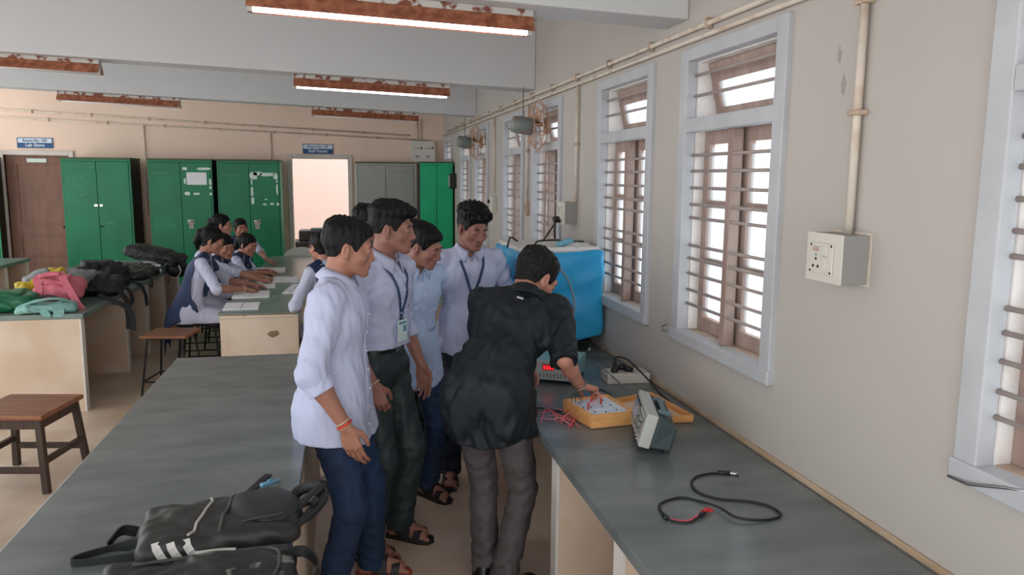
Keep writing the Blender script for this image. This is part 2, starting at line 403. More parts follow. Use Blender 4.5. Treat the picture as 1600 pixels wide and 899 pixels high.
# ================================================================== THE ROOM
WX, BY, SL = 1.52, 11.95, .035            # window wall x, back wall y, slope of the slab (rises to the left)
XL, Y0 = -5.6, -1.2
def ztop(x): return 3.02 + SL*(WX-x)
struct(MB().box(XL-.2, WX+.25, Y0, BY+3.2, -.12, 0).build('floor','floor'))
MB_c = MB().hexa([(XL,Y0,ztop(XL)),(WX+.25,Y0,ztop(WX)),(WX+.25,BY+.2,ztop(WX)),(XL,BY+.2,ztop(XL)),(XL,Y0,ztop(XL)+.14),(WX+.25,Y0,ztop(WX)+.14),(WX+.25,BY+.2,ztop(WX)+.14),(XL,BY+.2,ztop(XL)+.14)])
struct(MB_c.build('ceiling','ceiling'))
for y in (.47, 3.29, 6.12, 8.95):
    zb = lambda x: 2.485+SL*(WX-x)
    b = MB().hexa([(XL,y,zb(XL)),(WX,y,zb(WX)),(WX,y+.25,zb(WX)),(XL,y+.25,zb(XL)),(XL,y,ztop(XL)),(WX,y,ztop(WX)),(WX,y+.25,ztop(WX)),(XL,y+.25,ztop(XL))])
    struct(b.build('ceiling_beam','ceiling',bevel=.008))
# back wall with two door openings
D1, D2 = (-4.60,-3.78), (-.76,.055)
DH = 2.03
bw = MB()
for a,b in ((XL,D1[0]),(D1[1],D2[0]),(D2[1],WX+.25)): bw.box(a,b,BY,BY+.18,0,3.4)
for a,b in (D1,D2): bw.box(a,b,BY,BY+.18,DH,3.4)
struct(bw.build('wall_back','backwall'))
# staff room seen through the open doorway
struct(MB().box(-2.2,1.7,BY+3.0,BY+3.1,0,3.2).build('wall_staff_room','staffwall'))
# window wall with openings
WIN = [(-.36,.42),(.735,1.535),(2.49,3.27),(3.675,4.45),(5.33,6.11),(6.51,7.29),(8.17,8.95),(9.35,10.13),(11.0,11.78)]
WZ0, WZ1 = 1.075, 2.31
rw = MB(); y = Y0
for a,b in WIN:
    rw.box(WX,WX+.2,y,a,0,3.3); rw.box(WX,WX+.2,a,b,0,WZ0); rw.box(WX,WX+.2,a,b,WZ1,3.3); y = b
rw.box(WX,WX+.2,y,BY,0,3.3)
struct(rw.build('wall_right','wall'))
# windows
def make_window():
    w = empty('window_1'); w['kind'] = 'structure'
    L, z0, z1 = .78, WZ0, WZ1; zt = 2.015; hb = .045
    f = MB(); # proud outer frame, mitred border
    f.box(-.022,.03,-.04,.03,z0-.04,z1+.04); f.box(-.022,.03,L-.03,L+.04,z0-.04,z1+.04)
    f.box(-.022,.03,.03,L-.03,z1-.015,z1+.04); f.box(-.022,.03,.03,L-.03,zt-.03,zt+.03)
    f.build('window_frame','winframe',w,bevel=.004)
    MB().box(-.03,.1,-.046,L+.046,z0-.045,z0+.012).build('window_sill','winframe',w,bevel=.006)
    rv = MB(); rv.box(.0301,.2,-.01,.035,z0,z1); rv.box(.0301,.2,L-.035,L+.01,z0,z1); rv.box(.0301,.2,.035,L-.035,z1-.02,z1); MB().box(.0301,.2,.035,L-.035,z0,z0+.014).build('inner_sill','sillmat',w); rv.box(.0301,.13,.035,L-.035,zt-.02,zt+.02)
    rv.build('reveal','reveal',w)
    MB().box(.012,.06,L/2-.02,L/2+.02,z0+.012,zt-.03).build('mullion','sash',w,bevel=.003)
    for z in (1.885,1.815,1.74,1.665,1.605,1.48,1.42,1.35,1.275,1.21): 
        MB().tube([(.022,.0,z),(.022,L,z)],.0072,8).build('window_bar','bar',w,smooth=True)
    for z in (2.235,2.145): MB().tube([(.022,.0,z),(.022,L,z)],.0072,8).build('window_bar','bar',w,smooth=True)
    for a,b,sgn in ((.035,L/2+.005,1),(L/2+.006,L-.035,-1)):
        zz0, zz1 = z0+.014, zt-.02; st = .045
        s = MB(); x0,x1 = .075,.105
        s.box(x0,x1,a,a+st,zz0,zz1); s.box(x0,x1,b-st,b,zz0,zz1); s.box(x0,x1,a+st,b-st,zz1-.062,zz1); s.box(x0,x1,a+st,b-st,zz0,zz0+.062)
        h = (zz1-.062-zz0-.062)/3
        for k in (1,2): s.box(x0,x1,a+st,b-st,zz0+.062+h*k-.013,zz0+.062+h*k+.013)
        so = s.build('sash','sash',w,bevel=.003)
        for k in range(3): MB().box(.088,.092,a+st-.004,b-st+.004,zz0+.062+h*k+.011,zz0+.062+h*(k+1)-.011).build('pane','pane',so)
        if sgn < 0:
            MB().tube(curve_pts([(.073,a+.03,1.52),(.05,a+.03,1.515),(.046,a+.03,1.47),(.05,a+.03,1.425),(.073,a+.03,1.42)],4),.006,8).build('handle','chrome',so,smooth=True)
            MB().tube([(.066,a+.03,z0+.02),(.066,a+.03,z0+.1)],.007,8).build('bolt','steel',so,smooth=True)
    # top hung ventilator leaning out
    s = MB(); a,b = .04,L-.04; zz0,zz1 = zt+.025,z1-.022; st=.045
    s.box(0,.03,a,a+st,zz0,zz1); s.box(0,.03,b-st,b,zz0,zz1); s.box(0,.03,a+st,b-st,zz1-.085,zz1); s.box(0,.03,a+st,b-st,zz0,zz0+.05)
    mt = Matrix.Translation((.075,0,zz1)) @ Matrix.Rotation(R(-13),4,'Y') @ Matrix.Translation((0,0,-zz1))
    so = s.xf(mt).build('ventilator','sash',w,bevel=.003)
    MB().box(.012,.016,a+st-.004,b-st+.004,zz0+.047,zz1-.082).xf(mt).build('pane','pane',so)
    MB().tube([(.03,.05,zz0+.01),(.07,.09,zz0+.012)],.012,8).build('latch','sash',so)
    return w
proto = make_window()
for i,(a,b) in enumerate(WIN):
    w = proto if i == 0 else copy_tree(proto)
    w.name = 'window_%d'%(i+1); w.location = (WX,a,0); w.scale = (1,(b-a)/.78,1)
# stay hooks hanging from the frames at the sill
hk = MB().tube([(WX-.03,1.575,1.035),(WX-.045,1.50,1.045),(WX-.03,1.40,1.075),(WX-.025,1.36,1.085)],.004,8).build('window_stay','steel',smooth=True)
tag(hk,'thin metal stay rod resting on the sill of the nearest window','window stay')
hk = MB().tube([(WX-.022,3.30,1.07),(WX-.05,3.34,1.06),(WX-.045,3.36,1.075),(WX-.02,3.365,1.085)],.0035,8).build('window_stay','steel',smooth=True)
tag(hk,'small bent metal hook at the lower far corner of the second nearest window frame','window stay')
# skirting dust line along the counter and the far wall
struct(MB().box(WX-.010,WX,.2,4.27,.7505,.772).build('baseboard_counter','skirting',bevel=.004))
struct(MB().box(D1[1]+.08,D2[0]-.08,BY-.012,BY,0,.1).build('baseboard_back','skirting'))
# doors
def door_frame(n, a, b, m='doorframe', wd=.065):
    d = empty('door_%d'%n); d['kind'] = 'structure'
    f = MB(); f.box(a-wd,a,BY-.03,BY+.1,0,DH+wd); f.box(b,b+wd,BY-.03,BY+.1,0,DH+wd); f.box(a,b,BY-.03,BY+.1,DH,DH+wd)
    f.build('door_frame',m,d,bevel=.006); return d
d = door_frame(1,*D1)
lf = MB().box(D1[0]+.003,D1[1]-.003,BY+.03,BY+.07,.01,DH-.003).build('door_leaf','doorbrown',d)
mo = MB()
for z0,z1 in ((.15,.5),(.6,.92),(1.05,1.92)):
    x0,x1 = D1[0]+.12,D1[1]-.12
    mo.box(x0,x1,BY+.018,BY+.03,z0,z0+.02).box(x0,x1,BY+.018,BY+.03,z1-.02,z1).box(x0,x0+.02,BY+.018,BY+.03,z0+.02,z1-.02).box(x1-.02,x1,BY+.018,BY+.03,z0+.02,z1-.02)
mo.build('panel_moulding','doorbrown',lf)
MB().box(-4.33,-4.08,BY+.022,BY+.03,1.93,1.985).build('paper_strip','tornpaper',lf)
MB().tube([(D1[1]-.14,BY+.0,1.02),(D1[1]-.06,BY+.0,1.02)],.012,8).box(D1[1]-.13,D1[1]-.07,BY+.01,BY+.03,1.0,1.04).build('door_handle','blackmetal',lf)
d = door_frame(2,*D2)
# room signs
def sign(x0,x1,z0,z1,l1,l2,label):
    s = empty('room_sign',((x0+x1)/2,BY,(z0+z1)/2),0,label,'sign'); w=(x1-x0)/2; h=(z1-z0)/2
    MB().box(-w,w,-.012,-.001,-h,h).build('sign_board','signwhite',s)
    MB().box(-w,w,-.0135,-.0121,-h,h*.02).build('blue_band','signblue',s)
    fr = MB(); fr.box(-w-.008,-w,-.016,-.001,-h-.008,h+.008).box(w,w+.008,-.016,-.001,-h-.008,h+.008).box(-w,w,-.016,-.001,h,h+.008).box(-w,w,-.016,-.001,-h-.008,-h)
    fr.build('sign_rim','signblue',s)
    text_mesh(l1,.050,'lettering','signblue',s,(0,-.0135,h*.5),(R(90),0,0))
    text_mesh(l2,.062,'lettering','signwhite',s,(0,-.0155,-h*.5),(R(90),0,0))
sign(-4.41,-3.98,2.135,2.26,'Room No. 120','Lab Store','blue and white sign reading Lab Store above the brown door')
sign(-.59,-.165,2.112,2.24,'Room No. 127','Staff Room','blue and white sign reading Staff Room above the open doorway')
# ------------------------------------------------------------------ tube lights under the beams
def make_light():
    t = empty('tube_light')
    L=1.2
    MB().box(0,L,-.035,.035,-.03,0).build('channel','rustwhite',t,bevel=.004)
    pr = [(-.035,-.03),(-.075,-.095),(-.072,-.097),(-.03,-.034),(.03,-.034),(.072,-.097),(.075,-.095),(.035,-.03)]
    MB().prism(pr,'x',0,L).build('reflector','rust',t)
    [MB().box(a,a+.02,-.02,.02,-.105,-.03).build('end_holder','rustwhite',t) for a in (0,L-.02)]
    MB().tube([(.02,0,-.088),(L-.02,0,-.088)],.0165,12).build('tube','tube',t,smooth=True)
    return t
proto = make_light()
LT = [(-.37,3.42,'rusty tube light on the nearest beam, large and brightly lit',True),(-.36,6.245,'rusty tube light on the second beam, above the standing students, faintly lit below',True),
      (-2.92,6.245,'rusty unlit tube light on the second beam, cut by the left edge',False),(-.34,9.08,'small rusty tube light on the far beam, above the staff room sign',False),(-2.93,9.08,'small rusty tube light on the far beam, above the green cupboards',False)]
for i,(x,y,l,on) in enumerate(LT):
    t = proto if i==0 else copy_tree(proto)
    zz = 2.4845+SL*(WX-x); t.location=(x,y,zz); t.rotation_euler=(0,math.atan(SL),0)
    tag(t,l,'light','tube lights under the beams')
    if not on:
        for c in t.children:
            if c.name.startswith('tube'): c.data = c.data.copy(); c.data.materials[0] = M['tubeoff']
# ------------------------------------------------------------------ conduits
def conduit(pts, r, label, clips=(), off=None):
    c = MB().tube(pts, r, 8).build('conduit','conduit',smooth=True); tag(c,label,'conduit')
    for p,ax in clips:
        if ax=='y': m=MB().box(p[0]-r-.006,p[0]+r+.004,p[1]-.008,p[1]+.008,p[2]-r-.012,p[2]+r+.012)
        elif ax=='x': m=MB().box(p[0]-.008,p[0]+.008,p[1]-r-.006,p[1]+r+.004,p[2]-r-.012,p[2]+r+.012)
        else: m=MB().box(p[0]-r-.006,p[0]+r+.004,p[1]-r-.014,p[1]+r+.014,p[2]-.008,p[2]+.008)
        m.build('saddle_clip','saddle',c,bevel=.004)
    return c
x = WX-.018
conduit([(x,.9,2.42),(x,11.4,2.45)],.011,'upper cream conduit running the length of the window wall',[((x,y,2.42+.03*(y-.9)/10.5),'y') for y in [1.2+.62*k for k in range(16)]])
conduit([(x,.9,2.375),(x,11.9,2.405)],.010,'lower cream conduit just under another along the window wall')
conduit([(x,2.055,2.37),(x,2.055,1.60)],.013,'vertical conduit down to the nearest wall socket box',[((x,2.055,2.30),'z'),((x,2.055,1.98),'z')])
conduit([(x,4.9,2.38),(x,4.9,1.62)],.010,'vertical conduit dropping to the socket box above the blue cover',[((x,4.9,2.0),'z')])
conduit([(x,6.30,2.38),(x,6.30,1.56)],.010,'vertical conduit between the middle pair of windows',[((x,6.30,2.0),'z')])
conduit([(x,7.76,2.38),(x,7.76,1.62)],.009,'vertical conduit before the far pair of windows')
yb = BY-.018
conduit([(XL,yb,2.56+SL*3.6),(1.0,yb,2.40)],.011,'upper sloping conduit along the back wall',[((xx,yb,2.40+(.126+.16)*(1-xx)/(6.6)),'x') for xx in [-4.2+.75*k for k in range(7)]])
conduit([(XL,yb,2.45+SL*3.6),(1.3,yb,2.33)],.010,'lower sloping conduit along the back wall',[((xx,yb,2.33+(.246)*(1.3-xx)/(6.9)),'x') for xx in [-4.0+.75*k for k in range(7)]])
conduit([(-2.78,yb,2.46),(-2.78,yb,1.2)],.010,'thin conduit dropping between the first two green cupboards')
conduit([(-1.05,yb,2.40),(-1.05,yb,2.0)],.009,'thin conduit dropping behind the third green cupboard')
conduit([(1.16,yb,2.66),(1.16,yb,2.30)],.011,'short conduit into the back wall distribution board')
conduit([(1.10,yb,2.62),(1.10,yb,2.30)],.011,'second short conduit beside it into the back wall distribution board')
# ------------------------------------------------------------------ wall boxes
def socket_box(y, z, label, dark=False):
    b = empty('socket_box',(WX,y,z),0,label,'socket'); dp=.095; w=.088; h=.075
    MB().box(-dp+.004,-.004,-w+.002,w-.002,-h+.002,h-.002).build('case','greybox',b,bevel=.003); MB().box(-dp,-dp+.004,-w,w,-h,h).build('front_cover','plastic',b,bevel=.0015); MB().box(-.004,-.001,-w-.006,w+.006,-h-.006,h+.006).build('back_plate','conduit',b)
    MB().box(-dp-.006,-dp,-.05,.062,-.05,.045).build('face_plate','plastic',b,bevel=.002)
    sc=MB()
    for yy in (-.044,.056):
        for zz in (-.043,.038): sc.lathe([(.0035,-dp-.008),(.0035,-dp-.0055)],(0,yy,zz),8,'x')
    sc.build('screw','darkhole',b)
    hl=MB()
    for yy,zz,r in ((.03,-.005,.0045),(.03,.008,.003),(.042,-.028,.005),(.018,-.028,.005)): hl.lathe([(r,-dp-.0068),(r,-dp-.0055)],(0,yy,zz),10,'x')
    hl.build('socket_hole','darkhole',b)
    MB().box(-dp-.009,-dp-.006,.018,.044,.018,.034).build('indicator','saddle',b)
    MB().box(-dp-.012,-dp-.006,-.03,.002,.008,.036).box(-dp-.010,-dp-.006,-.026,-.002,-.04,.004).build('switch','plastic',b,bevel=.002)
    return b
socket_box(2.06,1.545,'white socket box with switch between the two nearest windows')
socket_box(4.98,1.545,'white socket box with black plugs above the blue covered machine')
sb=empty('junction_box',(WX,6.31,1.52),0,'small brown switch plate between the middle pair of windows','switch'); MB().box(-.03,-.001,-.04,.04,-.06,.06).build('case','saddle',sb,bevel=.004); MB().box(-.034,-.03,-.02,.02,-.035,.035).build('switch','plasticgrey',sb)
sb=empty('junction_box',(WX,7.78,1.50),0,'cream blank box with a dark plug before the far pair of windows','switch'); MB().box(-.05,-.001,-.08,.08,-.09,.09).build('case','plastic',sb,bevel=.004); MB().tube([(-.07,.06,.03),(-.05,.06,.03)],.018,10).build('plug','dark',sb)
sb=empty('junction_box',(WX-.03,10.7,1.72),0,'dark grey metal box on the wall beside the bright green cupboard','box'); MB().box(-.06,.029,-.12,.12,-.1,.1).build('case','cupside',sb,bevel=.004); MB().box(-.066,-.06,-.1,.1,-.08,.08).build('lid','greycup',sb)
db=empty('distribution_board',(1.2,BY,2.15),0,'white distribution board on the back wall above the grey cupboard','switchboard')
MB().box(-.2,.17,-.1,-.001,-.15,.17).build('case','plastic',db,bevel=.006)
for x0,z0 in ((-.15,.05),(.02,.05)): MB().box(x0,x0+.13,-.103,-.1,z0,z0+.015).build('slot','plasticgrey',db); MB().box(x0+.105,x0+.118,-.108,-.1,z0-.01,z0+.035).build('lever','dark',db)
for x0 in (-.13,.03): MB().box(x0,x0+.06,-.104,-.1,-.085,-.05).build('breaker','plasticgrey',db)
# plug cables hanging from the socket box above the machine
c=MB().tube(curve_pts([(WX-.11,5.03,1.50),(WX-.13,5.05,1.45),(WX-.16,5.15,1.36),(WX-.2,5.25,1.28)],5),.006,8).build('plug_cable','cable',smooth=True); tag(c,'left black plug cable slanting down from the socket box above the machine','cable')
MB().tube([(WX-.135,5.03,1.50),(WX-.101,5.03,1.50)],.017,10).build('plug','dark',c)
c=MB().tube(curve_pts([(WX-.125,4.99,1.50),(WX-.135,4.99,1.44),(WX-.13,4.99,1.36),(WX-.13,4.99,1.31)],5),.007,8).build('plug_cable','cable',smooth=True); tag(c,'right black plug cable hanging straight down from the socket box above the machine','cable')
MB().tube([(WX-.14,4.99,1.50),(WX-.101,4.99,1.50)],.022,10).build('plug','dark',c)
# ------------------------------------------------------------------ caged wall fans
def make_fan():
    f = empty('wall_fan')
    MB().box(-.02,0,-.05,.05,-.06,.06).tube([(-.01,0,0),(-.1,0,.02),(-.15,-.03,.0)],.016,8).build('wall_bracket','fanrust',f)
    MB().lathe([(.03,.0),(.062,.02),(.066,.12),(.058,.17),(.02,.18)],(0,0,0),16).xf(Matrix.Translation((-.17,-.04,-.01))@Matrix.Rotation(R(-82),4,'Y')@Matrix.Translation((0,0,-.06))).build('motor','fangrey',f,smooth=True)
    cg = MB(); n=14
    for k in range(n):
        a=2*pi*k/n
        cg.tube([(-.15,.03*cos(a),.03*sin(a)),(-.13,.11*cos(a),.13*sin(a)),(-.075,.16*cos(a),.19*sin(a)),(-.03,.12*cos(a),.14*sin(a))],.0035,5)
    for rx,ry,xx in ((.16,.19,-.075),(.11,.13,-.13),(.12,.14,-.03)):
        cg.tube([(xx,rx*cos(2*pi*k/24),ry*sin(2*pi*k/24)) for k in range(25)],.0045,5,False)
    cg.build('fan_cage','fanrust',f)
    for k in range(3):
        a=2*pi*k/3+.4; MB().hexa([(-.085,.02*cos(a)-.02*sin(a),.02*sin(a)+.02*cos(a)),(-.085,.14*cos(a)-.05*sin(a),.15*sin(a)+.05*cos(a)),(-.105,.14*cos(a)+.05*sin(a),.15*sin(a)-.05*cos(a)),(-.105,.02*cos(a)+.02*sin(a),.02*sin(a)-.02*cos(a)),
          (-.082,.02*cos(a)-.02*sin(a),.02*sin(a)+.02*cos(a)),(-.082,.14*cos(a)-.05*sin(a),.15*sin(a)+.05*cos(a)),(-.102,.14*cos(a)+.05*sin(a),.15*sin(a)-.05*cos(a)),(-.102,.02*cos(a)+.02*sin(a),.02*sin(a)-.02*cos(a))]).build('fan_blade','fanrust',f)
    MB().tube([(-.20,-.04,.05),(-.20,-.04,.27)],.003,6).build('pull_cord','dark',f)
    return f
f = make_fan(); f.location=(WX-.025,5.62,2.165); tag(f,'rusty caged wall fan with grey motor in front of the middle windows','fan')
g = copy_tree(f); g.location=(WX-.025,8.42,2.16); g['label']='farther rusty caged wall fan with grey motor, over the far pair of windows'
for y,z,w_,h_ in ((2.155,2.07,.014,.035),(2.185,2.165,.012,.03)):
    o=MB().prism([(y+w_*cos(2*pi*k/9)*(.8+.3*sin(k*2)),z+h_*sin(2*pi*k/9)*(.8+.3*cos(k*3))) for k in range(9)],'x',WX-.0012,WX+.001).build('filler_patch','plasticgrey'); tag(o,('lower' if z<2.1 else 'upper')+' grey filler patch on the wall between the two nearest windows','wall patch'); o['kind']='structure'
# ================================================================== FURNITURE
def bench(name, x0,x1,y0,y1, panels, label, open_side, top='benchtop', z=.75, th=.04, inset=.03, seams=(), back=None, cat='table', pt=.1, trims=True, over=.0):
    b = empty(name,((x0+x1)/2,(y0+y1)/2,0),0,label,cat); ox,oy = b.location.x,b.location.y
    MB().box(x0-ox-over,x1-ox+over,y0-oy-over,y1-oy+over,z-th,z).build('worktop',top,b,bevel=.004)
    for s in seams: MB().box(x0-ox+.002,x1-ox-.002,s-oy-.0025,s-oy+.0025,z-.01,z+.0006).build('slab_joint','seam',b)
    for y in panels:
        xa,xb = (x0+inset,x1-inset) if open_side != 'none' else (x0+.01,x1-.01)
        p = MB().box(xa-ox,xb-ox,y-oy,y+pt-oy,0,z-th).build('side_panel','panel',b)
        if trims:
            xx = (xb,xb+.012) if open_side == 'right' else (xa-.012,xa)
            MB().box(xx[0]-ox,xx[1]-ox,y-oy-.002,y+min(pt,.07)-oy,0,z-th).build('front_edge','whitepaint',p)
    if back == 'left': MB().box(x0-ox+.01,x0-ox+.06,y0-oy+.05,y1-oy-.02,0,z-th).build('back_panel','panel',b)
    if back == 'both':
        for xx in (x0+.012,x1-.062): MB().box(xx-ox,xx+.05-ox,y0-oy+.01,y1-oy-.01,0,z-th).build('long_panel','panel',b)
        for yy in (y0+.011,y1-.061): MB().box(x0-ox+.0125,x1-ox-.0125,yy-oy,yy+.05-oy,0,z-th-.001).build('end_panel','panel',b)
    return b
nb = bench('lab_bench',-.95,-.17,.9,4.52,(), 'black slate topped bench with two black backpacks, nearest on the left','none',seams=(3.03,),back='both')
rc = bench('lab_counter',.76,1.505,.25,7.6,(1.30,2.01,2.73,3.44,4.15,4.86,5.57,6.28,6.99),'long black slate counter under the windows holding the instruments','left',inset=.035,seams=(2.66,4.15),trims=True)
ba = bench('lab_bench',-2.78,-1.92,6.12,9.95,(6.125,7.31,8.05,8.78,9.50),'long bench by the green cupboards heaped with school bags','right',top='greentop',back='left',pt=.09)
bb = bench('lab_bench',-4.62,-3.79,6.4,10.36,(6.41,7.6,8.3,9.0,9.66,10.27),'bench in front of the brown door, pale end panels, cut by the left edge','right',top='greentop',back='left',pt=.09)
ft = bench('lab_bench',-.95,-.36,5.95,10.2,(),'green topped table where the girls sit writing','none',top='greentop',back='both')
ox,oy = ft.location.x, ft.location.y
random.seed(3)
poly=[(-.93-ox,.742),(-.38-ox,.742)]; xx=-.38
while xx>-.92: poly.append((xx-ox,.742-random.choice((.003,.004,.005,.012,.018))*random.uniform(.7,1.2))); xx-=random.uniform(.008,.03)
MB().prism(poly,'y',5.9485-oy,5.9515-oy).build('chipped_edge','panelchip',ft)
MB().prism([(-.56+.05*cos(a*.7)*(.6+.4*random.random())-ox,.585+.035*sin(a*.7)*(.5+.5*random.random())) for a in range(9)],'y',5.959-oy,5.9612-oy).build('plaster_stain','panelchip',ft)
MB().box(-.94-ox,-.37-ox,5.9485-oy,5.9515-oy,.712,.73).build('plaster_edge','panel',ft)
# cupboards
def cupboard(x0,x1,y0,y1,h,front,side,label,marks=None,group=None,top='cuptop'):
    c = empty('steel_cupboard',((x0+x1)/2,y0,0),0,label,'cupboard',group); w=(x1-x0)/2; d=y1-y0
    MB().box(-w,w,.022,d,.06,h).build('carcass',side,c,bevel=.004)
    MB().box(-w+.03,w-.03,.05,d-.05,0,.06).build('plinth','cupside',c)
    MB().box(-w-.006,w+.006,-.004,d,h,h+.022).build('top_cap',top,c,bevel=.004)
    MB().box(-w,-w+.025,0,.0219,.06,h).box(w-.025,w,0,.0219,.06,h).box(-w+.025,w-.025,0,.0219,h-.03,h).box(-w+.025,w-.025,0,.0219,.06,.1).build('front_frame',front,c,bevel=.002)
    doors=[]
    for s in (-1,1):
        a,b = (-w+.027,-.003) if s<0 else (.003,w-.027)
        doors.append(MB().box(a,b,-.006,.0215,.102,h-.032).build('door',front,c,bevel=.003))
    return c,doors,w
def handle(dr, x, z, worn=True):
    if worn: MB().box(x-.045,x+.045,-.0095,-.0062,z-.03,z+.03).box(x-.03,x+.03,-.0095,-.0062,z-.1,z-.03).build('handle_plate','saddle' if False else 'plasticgrey',dr)
    MB().tube([(x-.04,-.022,z+.012),(x+.04,-.022,z+.005)],.009,8).tube([(x,-.03,z+.008),(x,-.0062,z+.008)],.008,8).build('lever_handle','chrome',dr,smooth=True)
def patches(dr, lst, m='tornpaper', y=-.0072):
    rs = random.Random(5)
    for x,z,w,h in lst:
        mb = MB()
        n=9; poly=[]
        for k in range(n):
            a=2*pi*k/n; q=.8+.35*rs.random(); cx=max(-1,min(1,1.25*cos(a)*q)); cz=max(-1,min(1,1.25*sin(a)*q)); poly.append((x+cx*w/2,z+cz*h/2))
        mb.prism(poly,'y',y-.0006,-.0062+.0005)
        mb.build('torn_paper' if m=='tornpaper' else 'chalk_mark',m,dr)
def scrawl(dr, x, z, w, h, n, seed):
    rs = random.Random(seed); mb = MB()
    for k in range(n):
        xx = x+w*k/n; pts=[(xx+w/n*.8*t+rs.uniform(-.006,.006),-.0068,z+h*rs.uniform(-.5,.5)) for t in (0,.33,.66,1)]
        mb.tube(pts,.0025,5)
    mb.build('chalk_writing','chalk',dr)
# 1: nearest the brown door
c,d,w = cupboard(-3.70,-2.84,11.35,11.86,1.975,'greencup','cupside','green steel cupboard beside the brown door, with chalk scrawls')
scrawl(d[0],-.36,1.72,.24,.10,6,1); scrawl(d[0],-.30,1.6,.1,.03,3,2); scrawl(d[0],-.22,1.5,.08,.06,3,3); scrawl(d[1],.1,1.12,.1,.02,2,4); scrawl(d[1],.06,1.05,.12,.03,3,5)
MB().box(-.05,-.005,-.012,-.0062,1.34,1.37).build('hasp','chrome',d[0]); MB().box(.02,.055,-.012,-.0062,1.34,1.37).build('hasp','chrome',d[1])
MB().tube([(.02,-.02,1.07),(.02,-.0062,1.07)],.012,8).tube([(.0,-.02,1.07),(.05,-.02,1.07)],.006,8).build('lever_handle','blackmetal',d[1])
# 2: with white notice
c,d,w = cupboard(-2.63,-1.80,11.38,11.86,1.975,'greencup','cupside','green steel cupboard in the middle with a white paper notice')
scrawl(d[0],-.36,1.80,.24,.02,7,6); scrawl(d[0],-.28,1.75,.06,.02,2,7); scrawl(d[0],-.2,1.56,.05,.04,2,8); scrawl(d[0],-.14,1.46,.03,.02,2,9); scrawl(d[0],-.2,1.08,.14,.03,3,10)
MB().box(.08,.34,-.0075,-.0062,1.64,1.81).build('notice','paper',d[1])
patches(d[1],[(.06,1.86,.06,.04),(.31,1.86,.18,.035),(.055,1.69,.03,.08),(.385,1.68,.03,.09),(.385,1.6,.03,.04),(.08,1.52,.07,.05),(.2,1.515,.09,.03),(.385,1.515,.03,.04)])
handle(d[1],.11,1.13)
# 3: with torn paper
c,d,w = cupboard(-1.74,-.89,11.40,11.86,1.975,'greencup','greencup','green steel cupboard next to the open doorway, torn white paper on its door')
scrawl(d[0],-.36,1.78,.24,.02,7,11); scrawl(d[0],-.26,1.73,.05,.02,2,12); scrawl(d[1],.06,1.52,.07,.02,2,13)
patches(d[1],[(.06,1.77,.1,.1),(.12,1.80,.12,.05),(.25,1.79,.2,.05),(.36,1.77,.06,.09),(.035,1.68,.02,.08),(.035,1.55,.03,.14),(.04,1.42,.04,.1),(.375,1.70,.02,.05),(.375,1.58,.025,.15),(.2,1.37,.05,.025),(.3,1.375,.06,.03),(.38,1.37,.035,.04),(.22,1.44,.04,.015)])
handle(d[1],.09,1.12)
# grey
c,d,w = cupboard(.165,1.02,11.4,11.88,1.965,'greycup','greycup','grey steel cupboard to the right of the open doorway')
MB().box(.06,.36,-.0068,-.0062,1.83,1.85).build('paper_strip','plasticgrey',d[1])
# bright green
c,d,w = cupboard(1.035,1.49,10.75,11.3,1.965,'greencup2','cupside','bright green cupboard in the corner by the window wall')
scrawl(d[1],.05,1.75,.05,.03,2,15)
# sliver left of the brown door
c,d,w = cupboard(-5.4,-4.625,11.70,11.9,1.97,'greencup','cupside','green cupboard left of the brown door, cut by the photo edge')
# stools
def wood_stool(loc, rz, label):
    s = empty('wooden_stool',loc,rz,label,'stool','stools'); h=.45; w=.2
    MB().box(-w-.02,w+.02,-w-.02,w+.02,h-.028,h).build('seat','seatwood',s,bevel=.006)
    MB().box(-w+.03,w-.03,-w+.005,-w+.027,h-.085,h-.028).box(-w+.03,w-.03,w-.027,w-.005,h-.085,h-.028).box(-w+.005,-w+.027,-w+.03,w-.03,h-.085,h-.028).box(w-.027,w-.005,-w+.03,w-.03,h-.085,h-.028).build('apron','darkwood',s)
    for i in (-1,1):
        for j in (-1,1): MB().bar((i*(w+.015),j*(w+.015),0),(i*(w-.02),j*(w-.02),h-.028),.036,.036,(0,1,0)).build('leg','darkwood',s,bevel=.003)
    zz=.13
    for a,b in (((-.19,-.205),(.19,-.205)),((-.19,.205),(.19,.205))): MB().bar((a[0],a[1],zz),(b[0],b[1],zz),.022,.034).build('stretcher','darkwood',s)
    for a,b in (((-.205,-.19),(-.205,.19)),((.205,-.19),(.205,.19))): MB().bar((a[0],a[1],zz+.05),(b[0],b[1],zz+.05),.022,.034).build('stretcher','darkwood',s)
    return s
wood_stool((-1.84,4.78,0),R(-11),'dark wooden stool with brown seat, whole one beside the nearest bench')
wood_stool((-1.98,3.86,0),R(25),'dark wooden stool mostly cut off at the lower left corner')
def rod_stool(loc, rz, label):
    s = empty('metal_stool',loc,rz,label,'stool','stools'); h=.50; w=.185; d=.175
    MB().box(-w,w,-d,d,h-.025,h).build('seat','seatwood',s,bevel=.005)
    MB().tube([(-w+.05,-d+.04,h-.032),(w-.05,-d+.04,h-.032),(w-.05,d-.04,h-.032),(-w+.05,d-.04,h-.032),(-w+.05,-d+.04,h-.032)],.008,6).build('seat_frame','blackmetal',s)
    for i in (-1,1):
        for j in (-1,1): MB().tube([(i*(w+.0),j*(d+.01),0),(i*(w-.05),j*(d-.04),h-.03)],.0095,8).build('leg','blackmetal',s)
    MB().tube([(-w+.012,-d,.12),(w-.012,-d,.12)],.007,6).tube([(-w+.012,d,.12),(w-.012,d,.12)],.007,6).tube([(-w+.012,-d,.12),(-w+.012,d,.12)],.007,6).tube([(w-.012,-d,.12),(w-.012,d,.12)],.007,6).build('stretcher','blackmetal',s)
    return s
